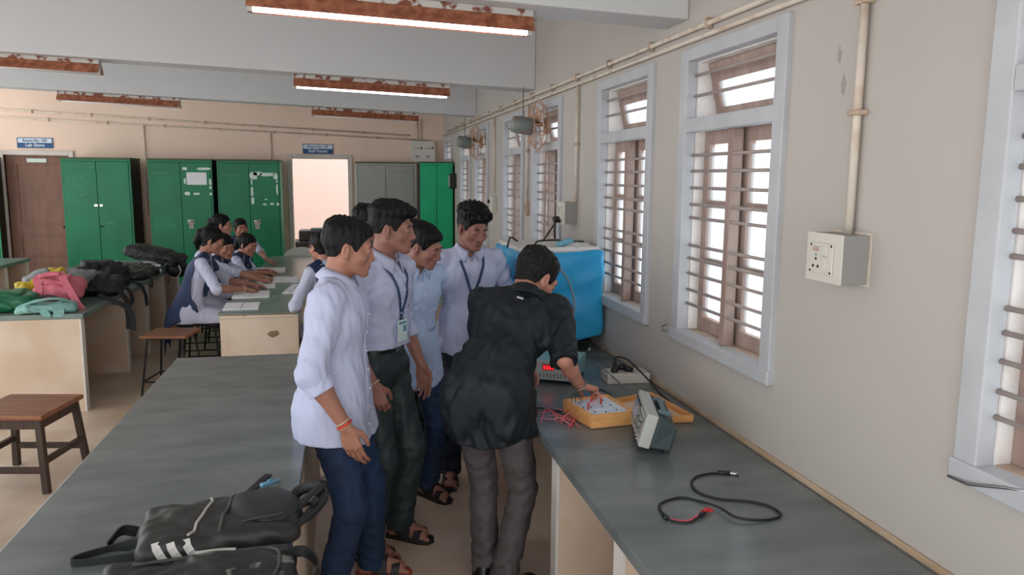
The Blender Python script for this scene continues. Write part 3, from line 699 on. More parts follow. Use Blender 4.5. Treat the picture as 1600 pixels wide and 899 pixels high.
rod_stool((-1.42,6.60,0),R(-10),'empty metal legged stool with wooden seat between the two benches')
rod_stool((-1.27,7.14,0),R(-4),'metal legged stool under the nearest seated girl')
rod_stool((-1.40,7.74,0),R(3),'metal legged stool under the girl bent over her notebook')
rod_stool((-1.27,8.36,0),R(3),'metal legged stool under the almost hidden girl')
rod_stool((-1.43,8.85,0),R(0),'metal legged stool under the girl with the white hair clip')
rod_stool((-1.23,9.55,0),R(14),'metal legged stool under the girl facing the camera')
rod_stool((-.10,6.10,0),R(43),'metal legged stool under the girl on the right of the table')
# white plastic chair beyond the table
pc = empty('plastic_chair',(-.60,10.62,0),R(6),'white plastic chair standing behind the far end of the table','chair')
MB().hexa([(-.22,-.24,.41),(.22,-.24,.41),(.2,.2,.40),(-.2,.2,.40),(-.23,-.25,.44),(.23,-.25,.44),(.2,.2,.43),(-.2,.2,.43)]).build('seat','whiteplastic',pc,bevel=.01)
bk = MB(); n=14
for k in range(n):
    a0,a1 = pi*k/n, pi*(k+1)/n
    x0,x1 = -.24*cos(a0),-.24*cos(a1); z0,z1 = .66+.19*sin(a0)**.7,.66+.19*sin(a1)**.7
    bk.hexa([(x0,-.27,.43),(x1,-.27,.43),(x1,-.24,.43),(x0,-.24,.43),(x0,-.33,z0),(x1,-.33,z1),(x1,-.30,z1),(x0,-.30,z0)])
bk.build('backrest','whiteplastic',pc)
for i in (-1,1):
    for j in (-1,1): MB().bar((i*.25,j*.25,0),(i*.2,j*.2,.41),.045,.045,(0,1,0)).build('leg','whiteplastic',pc,bevel=.005)
    MB().tube(curve_pts([(i*.24,-.31,.64),(i*.27,-.1,.64),(i*.26,.12,.62),(i*.22,.2,.43)],4),.022,8).build('armrest','whiteplastic',pc,smooth=True)
# dark desk with a printer, inside the staff room
dk = empty('staff_desk',(-.42,12.75,0),0,'dark desk seen through the open doorway','desk')
MB().box(-.45,.7,-.3,.3,.70,.74).build('desk_top','cupside',dk,bevel=.004); MB().box(-.43,.68,-.27,-.24,0,.70).build('front_panel','cupside',dk); MB().box(-.43,-.40,-.24,.28,0,.7).box(.65,.68,-.24,.28,0,.7).build('side_panel','cupside',dk)
pr = empty('printer',(-.45,12.75,.74),0,'black printer on the desk in the staff room','printer')
MB().box(-.28,.28,-.2,.22,0,.17).build('body','dark',pr,bevel=.015); MB().box(-.1,.2,-.14,.18,.17,.195).build('lid','bagnavy',pr,bevel=.008)
# ------------------------------------------------------------------ blue covered machine on the counter
mc = empty('covered_machine',(1.235,4.55,.75),0,'bulky machine under a blue dust cover on the counter','machine')
f = Field(axis(-.34,.34,.010),axis(-.36,.5,.010),axis(-.02,.66,.010))
f.rbox((0,.06,.325),(.268,.33,.275),.03)
f.all(lambda D,x,y,z: D+ .005*np.sin(18*x+9*np.sin(5*z)+2*y)*(np.abs(D)<.04)+.006*np.sin(26*y+4*np.sin(8*z)+x*7)*(np.abs(D)<.04))
f.all(lambda D,x,y,z: np.maximum(D,(.045-.07*np.clip((x+.27)/.54,0,1)*0+.012*np.sin(9*x)+.06*np.clip((x)/.27,0,1)-.02)-z))
build(f,'dust_cover','tarp',mc)
MB().box(-.225,.225,-.2,.33,.036,.045).build('machine_base','cupside',mc)
for i in (-.2,.2):
    for j in (-.22,.32): MB().lathe([(.03,0),(.028,.006),(.008,.012),(.008,.036)],(i,j,0),12).build('foot','chrome',mc,smooth=True)
MB().box(-.283,-.262,-.08,.28,.1,.5).build('side_frame','plasticgrey',mc,bevel=.006)
for z in (.18,.26,.34,.42): MB().box(-.289,-.284,-.06,.26,z-.008,z+.008).build('side_slat','cupside',mc)
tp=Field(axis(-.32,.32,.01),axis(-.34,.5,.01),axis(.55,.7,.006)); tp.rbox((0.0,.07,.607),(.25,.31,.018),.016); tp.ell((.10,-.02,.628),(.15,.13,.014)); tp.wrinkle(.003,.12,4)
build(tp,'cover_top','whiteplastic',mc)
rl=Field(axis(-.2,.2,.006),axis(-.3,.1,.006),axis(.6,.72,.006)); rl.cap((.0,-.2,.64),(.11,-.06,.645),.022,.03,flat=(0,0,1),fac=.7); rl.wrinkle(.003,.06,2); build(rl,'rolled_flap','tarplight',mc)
MB().tube(curve_pts([(-.26,.05,.60),(-.24,.05,.66),(-.2,.02,.64)],4),.006,6).tube(curve_pts([(-.12,-.1,.62),(-.1,-.1,.65),(.02,-.1,.655),(.08,-.05,.64)],4),.006,6).tube([(.12,-.08,.645),(.2,-.05,.64)],.006,6).build('cover_wire','dark',mc,smooth=True)
c=MB().tube(curve_pts([(1.20,4.22,1.27),(1.25,4.205,1.20),(1.285,4.195,1.10),(1.29,4.195,1.0),(1.27,4.2,.92),(1.26,4.19,.80),(1.25,4.13,.758),(1.19,4.05,.757)],6),.006,8).build('hanging_cable','greycable',smooth=True); tag(c,'pale grey cable hanging down the front of the blue cover','cable')
# ================================================================== THINGS ON THE COUNTER
T = .75
# wooden trainer kit
k = empty('trainer_kit',(1.045,3.03,T),0,'open wooden trainer kit with pale blue panel where the teacher works','kit')
Bx=[(-.123,.097),(-.066,-.142),(.165,-.124),(.165,.155)]   # footprint
Bx=[(-.123,.105),(-.07,-.142),(.128,-.118),(.10,.145)]
h=.062
def wallq(a,b,t=.012):
    a=Vector((*a,0)); b=Vector((*b,0)); n=(b-a).cross(Vector((0,0,1))).normalized()*-t
    p=[a,b,b+n,a+n]; return [tuple(q+Vector((0,0,.004))) for q in p]+[tuple(q+Vector((0,0,h))) for q in p]
mb=MB()
for i in range(4): mb.hexa(wallq(Bx[i],Bx[(i+1)%4]))
mb.build('box_side','pine',k,bevel=.002)
MB().prism([(x*.97,y*.97) for x,y in Bx],'z',.002,.01).build('box_bottom','pine',k)
pn=MB().prism([(x*.90,y*.90) for x,y in Bx],'z',.048,.053).build('circuit_panel','board',k)
rs=random.Random(2); tm=MB(); lines=MB()
def pp(u,v):
    a=Vector(Bx[1]).lerp(Vector(Bx[2]),u); b=Vector(Bx[0]).lerp(Vector(Bx[3]),u); return a.lerp(b,v)*.9
for u,v in ((.2,.2),(.45,.15),(.75,.2),(.3,.5),(.55,.45),(.8,.5),(.2,.8),(.5,.8),(.78,.82),(.1,.5)):
    p=pp(u,v); tm.lathe([(.0035,.053),(.0035,.0565),(.002,.0575)],(p.x,p.y,0),8)
tm.build('terminal','dark',pn)
for (a,b) in (((.2,.2),(.45,.15)),((.45,.15),(.75,.2)),((.3,.5),(.55,.45)),((.55,.45),(.8,.5)),((.2,.2),(.3,.5)),((.75,.2),(.8,.5)),((.2,.8),(.5,.8)),((.5,.8),(.78,.82)),((.3,.5),(.2,.8)),((.8,.5),(.78,.82))):
    p,q=pp(*a),pp(*b); lines.tube([(p.x,p.y,.0532),(q.x,q.y,.0532)],.0006,5)
lines.build('printed_circuit','cardblue2',pn)
for u,v,m in ((.5,.8,'red'),(.18,.42,'red'),(.62,.62,'red')):
    p=pp(u,v); MB().tube([(p.x,p.y,.053),(p.x,p.y,.082)],.0045,8).build('test_plug',m,k,smooth=True)
for pts,m in (([(.5,.8,.08),(.55,.7,.10),(.7,.66,.09),(.62,.62,.08)],'pinkwire'),([(.62,.62,.08),(.5,.5,.095),(.3,.35,.09),(.18,.42,.08)],'pinkwire'),([(.05,.85,.06),(.08,.9,.085),(.2,.9,.09),(.28,.8,.07)],'cable'),([(.1,.8,.06),(.15,.85,.09),(.25,.75,.06)],'cable')):
    MB().tube(curve_pts([(*pp(a,b),z) for a,b,z in pts],5),.0018,6).build('patch_wire',m,k,smooth=True)
# lid lying open against the box
a,b = Vector(Bx[2]),Vector(Bx[3]); ld=[a+Vector((.003,0)),Vector((.385,-.135)),Vector((.345,.235)),b+Vector((.003,0))]
mb=MB().prism([tuple(p) for p in ld],'z',.002,.012); inner=[tuple(Vector((.22,.03))+(p-Vector((.22,.03)))*.9) for p in ld]
lo=mb.build('lid','pine',k,bevel=.002)
for i in range(4):
    p,q=ld[i],ld[(i+1)%4]; MB().bar((p.x*.985+.003,p.y*.98,.022),(q.x*.985+.003,q.y*.98,.022),.012,.024).build('lid_rim','pine',lo)
MB().prism([tuple(Vector((.22,.03))+(Vector(p)-Vector((.22,.03)))*.96) for p in inner],'z',.012,.0155).build('lid_lining','panel',lo)
# red patch leads in a loose heap
rs=random.Random(11)
for i in range(9):
    cx,cy = .865+rs.uniform(-.055,.06),3.02+rs.uniform(-.07,.07); a=rs.uniform(0,6.28); L=rs.uniform(.05,.09)
    pts=[(cx-L*cos(a)+rs.uniform(-.02,.02),cy-L*sin(a),T+.006),(cx-L*.4*cos(a)+rs.uniform(-.03,.03),cy-L*.3*sin(a)+rs.uniform(-.03,.03),T+.012+.004*i),(cx+L*.4*cos(a)+rs.uniform(-.03,.03),cy+L*.3*sin(a)+rs.uniform(-.03,.03),T+.012+.003*i),(cx+L*cos(a),cy+L*sin(a),T+.006)]
    pts=[(max(.785,x),y,z) for x,y,z in pts]
    w=MB().tube(curve_pts(pts,6),.0018,6).build('patch_lead','redwire' if i%3 else 'pinkwire',smooth=True); tag(w,'red patch lead in the loose heap beside the wooden kit','wire','red patch leads heaped beside the kit')
    e=Vector(pts[-1]); e0=Vector(pts[-2]); dr=(e-e0).normalized(); MB().tube([tuple(e-dr*.002),tuple(e+dr*.014)],.0042,8).build('lead_plug','red',w)
# oscilloscope tilted up on its feet
osc = empty('oscilloscope',(1.20,2.74,T),0,'grey oscilloscope tilted back on its feet beside the wooden kit','oscilloscope')
u=Vector((-.105,-.36,0)).normalized(); wv=Vector((-u.y,u.x,0)); 
if wv.x<0: wv=-wv
tilt=R(15); vv=(Vector((0,0,1))*cos(tilt)+wv*sin(tilt)); ww=(wv*cos(tilt)-Vector((0,0,1))*sin(tilt))
# local axes: X along the front (far -> near), Y into the case, Z up the front
Mo=Matrix(((u.x,ww.x,vv.x,-.10),(u.y,ww.y,vv.y,.0),(u.z,ww.z,vv.z,.034),(0,0,0,1)))
Wd,Hh=.17,.132
def ob(name,m,mb,parent=osc,**kw): return mb.xf(Mo).build(name,m,parent,**kw)
bz=ob('bezel','oscgrey',MB().box(-Wd,Wd,0,.045,0,Hh),bevel=.006)
ob('case','oscdark',MB().hexa([(-Wd+.004,.045,.004),(Wd-.004,.045,.004),(Wd-.004,.125,.012),(-Wd+.004,.125,.012),(-Wd+.004,.045,Hh-.004),(Wd-.004,.045,Hh-.004),(Wd-.012,.125,Hh-.03),(-Wd+.012,.125,Hh-.03)]),bevel=.008)
ob('screen_surround','oscdark',MB().box(-Wd+.012,.005,-.004,.0,.028,Hh-.018),parent=bz,bevel=.002)
ob('screen','screen',MB().box(-Wd+.022,-.006,-.0055,-.0041,.038,Hh-.028),parent=bz)
ob('keypad','plasticgrey',MB().box(.014,Wd-.012,-.003,0,.028,Hh-.014),parent=bz,bevel=.001)
for i,(x,z,r) in enumerate([(.035,.098,.008),(.07,.098,.008),(.115,.098,.008),(.035,.072,.007),(.08,.072,.010),(.12,.072,.010),(.035,.046,.007),(.075,.046,.007),(.115,.046,.008),(.14,.098,.007)]):
    ob('knob','knob',MB().lathe([(r,0),(r,.012),(r*.8,.015)],(0,0,0),14).xf(Matrix.Translation((x,-.003,z))@Matrix.Rotation(R(90),4,'X')),parent=bz,smooth=False)
for x in (.03,.05,.07,.09,.11,.13): ob('button','oscgrey',MB().box(x-.006,x+.006,-.007,-.003,Hh-.026,Hh-.019),parent=bz)
for x in (.03,.075,.12): ob('probe_socket','chrome',MB().lathe([(.007,0),(.007,.007),(.004,.007)],(0,0,0),12).xf(Matrix.Translation((x,-.0,.014))@Matrix.Rotation(R(90),4,'X')),parent=bz,smooth=False)
ob('maker_strip','plasticgrey',MB().box(-Wd+.02,-.04,-.0012,0,.012,.02),parent=bz)
ob('handle','oschandle',MB().box(-.09,-.07,.05,.10,Hh-.010,Hh+.006).box(.07,.09,.05,.10,Hh-.010,Hh+.006).box(-.09,.09,.06,.082,Hh+.001,Hh+.010),bevel=.004)
ob('handle_recess','darkhole',MB().box(-.065,.065,.058,.088,Hh-.0045,Hh-.003))
for x in (-.12,.12): ob('front_foot','dark',MB().bar((x,.012,.004),(x,.02,-.028),.018,.012),parent=osc)
MB_=MB()
for x in (-.13,.13): ob('rear_foot','dark',MB().box(x-.02,x+.02,.105,.125,-.006,.016))
# probe cable on the counter
P=[(1.325,2.314),(1.274,2.346),(1.191,2.34),(1.135,2.288),(1.12,2.211),(1.162,2.146),(1.243,2.111),(1.291,2.066),(1.295,1.998),(1.23,1.975),(1.145,1.992),(1.124,2.072),(1.094,2.141),(1.046,2.178),(.982,2.163),(.947,2.125),(.937,2.058)]
c=MB().tube(curve_pts([(x,y,T+.0045+(.007 if i in(10,11) else 0)) for i,(x,y) in enumerate(P)],5),.0042,8).build('probe_cable','cable',smooth=True); tag(c,'black probe cable with red clip curled on the near counter','cable')
MB().tube([(1.262,2.349,T+.006),(1.30,2.33,T+.007)],.0075,10).build('connector_boot','dark',c,smooth=True)
MB().tube([(1.30,2.33,T+.008),(1.325,2.316,T+.008)],.007,12).build('bnc_connector','chrome',c,smooth=True)
MB().tube([(.937,2.062,T+.006),(.937,2.04,T+.006)],.0075,10).build('cable_split','dark',c,smooth=True)
MB().tube(curve_pts([(.937,2.045,T+.004),(.959,2.018,T+.004),(.995,2.007,T+.004),(1.035,2.03,T+.006),(1.055,2.048,T+.006)],5),.003,8).build('clip_lead','cable',c,smooth=True)
MB().tube(curve_pts([(.94,2.045,T+.004),(.965,2.026,T+.004),(1.0,2.02,T+.004),(1.035,2.042,T+.006),(1.06,2.058,T+.006)],5),.0026,8).build('clip_lead','redwire',c,smooth=True)
MB().tube([(1.045,2.036,T+.008),(1.062,2.05,T+.008)],.0075,8).build('clip_boot','dark',c); MB().tube([(1.06,2.056,T+.009),(1.085,2.066,T+.011)],.0065,8).hexa([(1.08,2.06,T+.004),(1.1,2.06,T+.006),(1.1,2.072,T+.006),(1.08,2.074,T+.004),(1.08,2.06,T+.017),(1.1,2.064,T+.01),(1.1,2.07,T+.01),(1.08,2.074,T+.017)]).build('crocodile_clip','red',c)
# power supply, teal
ps = empty('power_supply',(1.072,3.705,T),R(-30),'bench power supply with red lit display half hidden behind the sleeve','power supply')
MB().box(-.105,.105,-.12,.14,.022,.115).build('case','psublue',ps,bevel=.005); fp=MB().box(-.108,.108,-.13,-.12,.02,.118).build('front_panel','oscgrey',ps,bevel=.003)
MB().box(-.06,.0,-.1325,-.13,.07,.1).build('display_window','redglow',fp)
dg=MB()
for k in range(4): dg.box(-.055+.014*k,-.046+.014*k,-.1338,-.1326,.09,.0925).box(-.055+.014*k,-.046+.014*k,-.1338,-.1326,.083,.0855).box(-.055+.014*k,-.046+.014*k,-.1338,-.1326,.076,.0785).box(-.0475+.014*k,-.0455+.014*k,-.1338,-.1326,.076,.0925)
dg.build('lit_digits','redled',fp)
for k in range(8): MB().box(-.075+.018*k,-.068+.018*k,-.132,-.13,.032,.055).build('vent_slot','knob',fp)
MB().lathe([(.011,0),(.011,.014)],(0,0,0),14).xf(Matrix.Translation((.05,-.13,.085))@Matrix.Rotation(R(90),4,'X')).build('knob','knob',fp)
for i in (-.085,.085):
    for j in (-.11,.11): MB().box(i-.012,i+.012,j-.012,j+.012,0,.022).build('foot','dark',ps)
# extension board against the wall
ex = empty('extension_board',(1.40,3.60,T),R(-3),'long white extension board with black plugs beside the wall','socket board')
MB().box(-.125,.10,-.07,.06,0,.05).build('case','plastic',ex,bevel=.005)
MB().box(-.12,.095,-.065,.055,.05,.0515).build('top_plate','plastic',ex)
for x,y,hh in ((-.075,-.02,.05),):
    MB().lathe([(.018,0),(.02,.012),(.012,.02),(.011,hh)],(x,y,.0515),14).build('plug','dark',ex,smooth=True)
MB().tube([(-.045,.02,.066),(-.005,.01,.066)],.015,10).build('plug','dark',ex,smooth=True); MB().tube([(-.02,-.02,.066),(.02,-.03,.062)],.013,10).build('plug','dark',ex,smooth=True)
for pts,r,m,l in (([(1.325,3.585,T+.1),(1.335,3.6,T+.125),(1.38,3.55,T+.12),(1.43,3.42,T+.06),(1.455,3.3,T+.01),(1.45,3.16,T+.006),(1.42,3.10,T+.005)],.0045,'cable','black cable arching from the extension board down to the counter'),
                  ([(1.20,3.95,T+.006),(1.18,4.0,T+.04),(1.23,4.03,T+.05),(1.275,3.9,T+.04),(1.275,3.66,T+.064),(1.31,3.40,T+.02),(1.31,3.28,T+.006),(1.30,3.22,T+.006)],.004,'greycable','grey cable looping behind the teacher\'s wrist and over the board'),
                  ([(.94,3.72,T+.03),(.87,3.66,T+.005),(.82,3.5,T+.005),(.79,3.44,T+.005)],.004,'cable','black cable running from the power supply to the counter edge'),
                  ([(.92,3.13,T+.005),(.86,3.19,T+.005),(.80,3.22,T+.005)],.0035,'cable','thin black cable leading from the kit past the red leads'),
                  ([(1.17,3.25,T+.005),(1.15,3.33,T+.03),(1.19,3.38,T+.02),(1.22,3.32,T+.006),(1.19,3.27,T+.006),(1.24,3.25,T+.005)],.0035,'cable','small coil of black wire behind the pale panel')):
    c=MB().tube(curve_pts(pts,6),r,8).build('power_cable',m,smooth=True); tag(c,l,'cable')
# ================================================================== PAPERS ON THE GIRLS' TABLE
def notebook(x0,x1,y0,y1,rz,label,th=.012,cover='paper',m2='paper'):
    n=empty('notebook',((x0+x1)/2,(y0+y1)/2,T),rz,label,'notebook','notebooks on the girls\' table'); w=(x1-x0)/2; d=(y1-y0)/2
    MB().box(-w,w,-d,d,0,.002).build('cover',cover,n)
    MB().box(-w+.003,-.002,-d+.003,d-.003,.002,th).box(.002,w-.003,-d+.003,d-.003,.002,th*.8).build('page_block',m2,n,bevel=.001)
    return n
notebook(-.945,-.68,6.09,6.40,R(3),'white notebook lying alone nearest the table end')
notebook(-.96,-.66,6.68,7.04,R(4),'white notebook the nearest girl is writing in')
notebook(-.835,-.66,7.24,7.65,R(4),'open notebook under the second girl\'s hands')
notebook(-.715,-.55,7.62,8.02,R(4),'open notebook farther along, by the resting hands')
notebook(-.97,-.65,8.38,8.76,R(2),'greyish notebook in front of the girl facing forward',.02,'plasticgrey')
notebook(-.53,-.41,6.88,7.40,R(-6),'white notebook on the right side, partly behind the front boy')
notebook(-.55,-.40,7.6,7.9,R(10),'second notebook on the right side, beyond the first',.02)
# ================================================================== BAGS
def bag(name, loc, rz, size, m, label, cat='bag', seed=0, rx=0, ry=0, pocket=True, group=None, h=.009, wr=.008, sq=.5, pm=None):
    """soft backpack lying on its back; size = half length (x), half width (y), height (z)"""
    L,Wd,Ht = size; b = empty(name,loc,0,label,cat,group); b.rotation_euler=(rx,ry,rz)
    f = Field(axis(-L-.04,L+.04,h),axis(-Wd-.04,Wd+.04,h),axis(-.02,Ht*1.6+.05,h))
    rs=np.random.RandomState(seed)
    f.rbox((0,0,Ht*.5),(L,Wd,Ht*.5),min(Ht*.48,.06))
    f.ell((L*.25,0,Ht*.62),(L*.62,Wd*.8,Ht*.5),.03); f.ell((-L*.45,Wd*.1,Ht*.6),(L*.4,Wd*.7,Ht*.5),.03)
    f.wrinkle(wr,.16,seed,(1,1.5,.6),.05); f.wrinkle(wr*.35,.06,seed+5,(1,1,1),.04)
    f.plane((0,0,.0),(0,0,-1))
    build(f,'bag_body',m,b)
    if pocket:
        g = Field(axis(-L,L,h),axis(-Wd,Wd,h),axis(-.0,Ht*1.8+.06,h)); g.rbox((-L*.05,-Wd*.05,Ht*.98),(L*.55,Wd*.62,Ht*.26),.03); g.wrinkle(wr*.7,.14,seed+2,(1,1.5,.7),.05); build(g,'front_pocket',pm or m,b)
    return b,f
def strap(parent, pts, w, m='bagblack', t=.005, name='strap', side=(0,0,1)):
    return MB().ribbon(curve_pts(pts,6),w,t,side).build(name,m,parent,smooth=False)
def topz(f,x,y):
    p=f.hit((x,y,.4),(0,0,-1),.6); return p[2] if p is not None else .05
# --- two black backpacks on the nearest bench
b,f = bag('backpack',(-.365,2.20,T),R(8),(.215,.145,.066),'bagstripe','black backpack with three white stripes lying on the nearest bench',seed=3,pocket=False,h=.006,wr=.006)
def on_top(f,x,y,o=.002): return (x,y,topz(f,x,y)+o)
MB().tube([on_top(f,x,y,.002) for x,y in ((-.03,.115),(-.025,.09),(-.03,.06),(-.04,.02),(-.05,-.02),(-.065,-.06),(-.07,-.09),(-.085,-.115))],.004,6).build('torn_zip','zipc',b)
MB().tube(curve_pts([on_top(f,x,y,.001) for x,y in ((.045,.12),(.03,.08),(.02,.02),(.005,-.04),(0,-.09),(-.005,-.125))],4),.006,6).build('piping','bagolive',b,smooth=True)
g=Field(axis(-.2,.25,.006),axis(-.16,.16,.006),axis(-.0,.2,.006)); g.ell((.105,.02,.058),(.115,.12,.036)); g.wrinkle(.005,.14,9,(1,1.5,.7)); build(g,'front_pocket','bagstripe',b)
MB().tube(curve_pts([(.02,-.10,.070),(.08,-.09,.078),(.15,-.075,.074),(.20,-.02,.066)],5),.004,6).build('pocket_zip','bagolive',b,smooth=True)
st=MB()
for x in (-.165,-.128,-.09):
    p=[f.hit((x+dx,-.22,z),(0,1,0),.3) for dx,z in ((0,.064),(.004,.052),(.012,.038),(.02,.024),(.03,.012))]
    p=[(q[0],q[1]-.002,q[2]) for q in p if q is not None]
    if len(p)>2: st.ribbon(p,.020,.002,(1,0,0))
st.build('white_stripes','stripe',b)
strap(b,[(.00,.13,.045),(.03,.19,.02),(.07,.27,.004),(.12,.37,.004),(.145,.42,.004)],.024,side=(1,-.4,0))
strap(b,[(-.20,-.03,.03),(-.28,.0,.006),(-.36,-.03,.006),(-.37,-.06,.006),(-.30,-.07,.006),(-.2,-.08,.01)],.028,side=(0,0,1))
strap(b,[(-.30,.03,.006),(-.27,.07,.025),(-.23,.08,.012)],.03,side=(.4,0,1))
for k,(z,y) in enumerate(((.05,-.02),(.03,.05),(.07,.0))):
    MB().tube(curve_pts([(.18,-.09+.03*k,.03+.01*k),(.23,-.06+.03*k,z),(.285,.01+.02*k,z+.02),(.275,.06,z+.02),(.225,.05+.02*k,z),(.19,.05,.05)],6),.017,8,flat=.55).build('shoulder_strap','bagblack',b,smooth=True)
MB().tube([(.245,-.04,.075),(.262,-.025,.085)],.012,8).build('strap_buckle','dark',b)
pe=MB().tube([(-.275,2.40,T+.062),(-.238,2.56,T+.010)],.008,10).tube([(-.262,2.455,T+.054),(-.252,2.50,T+.040)],.004,6).build('pen','bluepen',smooth=True); tag(pe,'pale blue pen behind the striped black backpack','pen')
b,f = bag('backpack',(-.37,1.86,T),R(4),(.23,.13,.062),'bagdusty','dusty black backpack at the bottom edge, in front of the striped one',seed=8,pocket=False,h=.006,wr=.006)
MB().tube(curve_pts([on_top(f,x,y,.001) for x,y in ((-.16,.08),(-.05,.11),(.1,.11),(.18,.08),(.19,0),(.17,-.08))],5),.005,6).build('main_zip','bagolive',b,smooth=True)
MB().tube(curve_pts([on_top(f,x,y,.002) for x,y in ((-.02,.11),(.04,.115),(.08,.11))],3),.005,6).build('torn_zip','zipc',b)
strap(b,[(.19,.05,.06),(.25,.08,.05),(.285,.03,.03),(.26,-.06,.01)],.03)
# --- heap on the bench by the cupboards
BX=-1.95
HG='school bags heaped on the left bench'
b,f=bag('school_bag',(-2.50,6.42,T),R(10),(.20,.20,.12),'baggreen','green school bag at the left edge of the heap',seed=11,wr=.012,group=HG)
b,f=bag('school_bag',(-2.20,6.26,T),R(14),(.19,.13,.06),'bagmint','mint green school bag flopped over the bench end',seed=12,pocket=False,wr=.012,group=HG)
strap(b,[(-.17,-.05,.06),(-.05,-.08,.10),(.08,-.05,.10),(.17,.03,.05)],.055,'bagmint',.012,side=(0,1,0)); strap(b,[(-.15,-.09,.05),(-.04,-.13,.04),(.0,-.155,.0),(.0,-.16,-.015)],.05,'bagmint',.01,side=(1,0,0)); strap(b,[(.06,-.10,.07),(.08,-.155,.03),(.08,-.165,-.02)],.07,'bagmint',.012,side=(1,0,0)); strap(b,[(.15,.1,.05),(.0,.08,.11),(-.12,.05,.08)],.03,'bagnavy',.008,side=(0,1,0))
b,f=bag('school_bag',(-2.22,6.60,T+.06),R(4),(.17,.16,.13),'bagpink','pink school bag on the heap behind the mint one',seed=13,wr=.012,rx=R(8),group=HG)
strap(b,[(-.13,.0,.18),(-.13,-.09,.165),(-.10,-.16,.1),(-.12,-.2,.03)],.05,'bagpink',.015,side=(1,0,0)); strap(b,[(.02,.0,.2),(.05,-.09,.18),(.11,-.17,.1),(.18,-.25,.0),(.215,-.285,-.03)],.05,'bagpink',.015,side=(1,0,0)); MB().tube(curve_pts([(-.12,-.06,.18),(-.05,-.05,.20),(.03,-.06,.2)],4),.02,8).build('carry_handle','bagpink',b,smooth=True)
b,f=bag('school_bag',(-2.42,6.86,T+.08),R(22),(.19,.15,.13),'bagyellow','yellow school bag behind the pink one',seed=14,wr=.012,ry=R(-20),group=HG,pm='baggrey')
strap(b,[(-.16,-.06,.1),(-.22,-.1,.02),(-.25,-.12,-.1)],.05,'bagyellow',.012,side=(0,1,0))
b,f=bag('school_bag',(-2.22,6.98,T+.10),R(-12),(.13,.14,.12),'baggrey','grey school bag between the yellow one and the dark ones',seed=15,wr=.01,pocket=False,group=HG)
b,f=bag('school_bag',(-2.10,7.12,T),R(14),(.19,.20,.15),'bagblack','black bag with a loose pale strap edge, right of the pink bag',seed=16,wr=.012,group=HG)
strap(b,[(.1,-.1,.14),(.17,-.12,.10),(.22,-.13,.0)],.018,'stripe',.004,side=(0,1,0)); strap(b,[(.10,-.15,.10),(.17,-.2,.04),(.225,-.24,-.06),(.235,-.26,-.20)],.045,side=(1,.3,.0)); strap(b,[(.02,-.45,.06),(.10,-.5,.02),(.215,-.56,-.04),(.225,-.58,-.22)],.04,side=(1,.3,0)); strap(b,[(.12,-.78,.03),(.20,-.80,.01),(.255,-.82,-.05),(.26,-.84,-.19)],.04,side=(1,.3,0))
MB().tube(curve_pts([(.15,.0,.08),(.24,-.05,.03),(.26,-.08,-.06),(.22,-.13,-.10)],5),.022,8,flat=.5).build('shoulder_strap','bagblack',b,smooth=True)
b,f=bag('school_bag',(-2.24,7.66,T),R(30),(.23,.18,.19),'bagblack','tall black bag standing behind the grey and yellow bags',seed=17,wr=.014,group=HG)
strap(b,[(.2,-.15,.04),(.3,-.17,.0),(.335,-.19,-.1),(.34,-.2,-.2)],.03,side=(1,.3,0))
b,f=bag('school_bag',(-2.10,8.20,T),R(-10),(.20,.22,.12),'bagolive','flat dark grey bag farther along the bench',seed=18,wr=.012,group=HG)
strap(b,[(.18,-.1,.05),(.23,-.1,.0),(.235,-.1,-.08),(.20,-.1,-.05)],.02,side=(0,1,0))
# magazines with a big bag tilted on them
for i,(m,dz,rz) in enumerate((('panelchip',.0,8),('paper',.02,3),('signblue',.035,-6),('paper',.05,6))):
    n=empty('magazine',(-2.13,8.95,T+dz),R(rz),['brown folder at the bottom of the paper pile under the big bag','white magazine on the brown folder under the big bag','blue covered book in the pile under the big bag','topmost white magazine under the big tilted bag'][i],'magazine','papers under the big bag')
    MB().box(-.16,.16,-.2,.2,0,.003).build('cover',m,n); MB().box(-.157,.155,-.197,.197,.003,.018 if i<1 else .013).build('page_block','paper',n)
b,f=bag('school_bag',(-2.06,8.98,T+.085),R(-8),(.30,.17,.13),'bagblack','large black bag resting on the papers, its end hanging over the bench',seed=21,wr=.010,ry=R(14),group=HG)
f2=Field(axis(.1,.4,.009),axis(-.2,.2,.009),axis(-.25,.15,.009)); f2.ell((.25,0,-.02),(.11,.14,.10)); f2.wrinkle(.008,.1,3); build(f2,'hanging_pocket','bagblack',b)
strap(b,[(.30,-.13,.04),(.34,-.15,-.02),(.31,-.155,-.09),(.25,-.15,-.1)],.02,'stripe',.006,side=(0,1,0)); MB().tube([(.22,-.1,-.1),(.22,-.1,-.2)],.003,5).build('cord','dark',b)
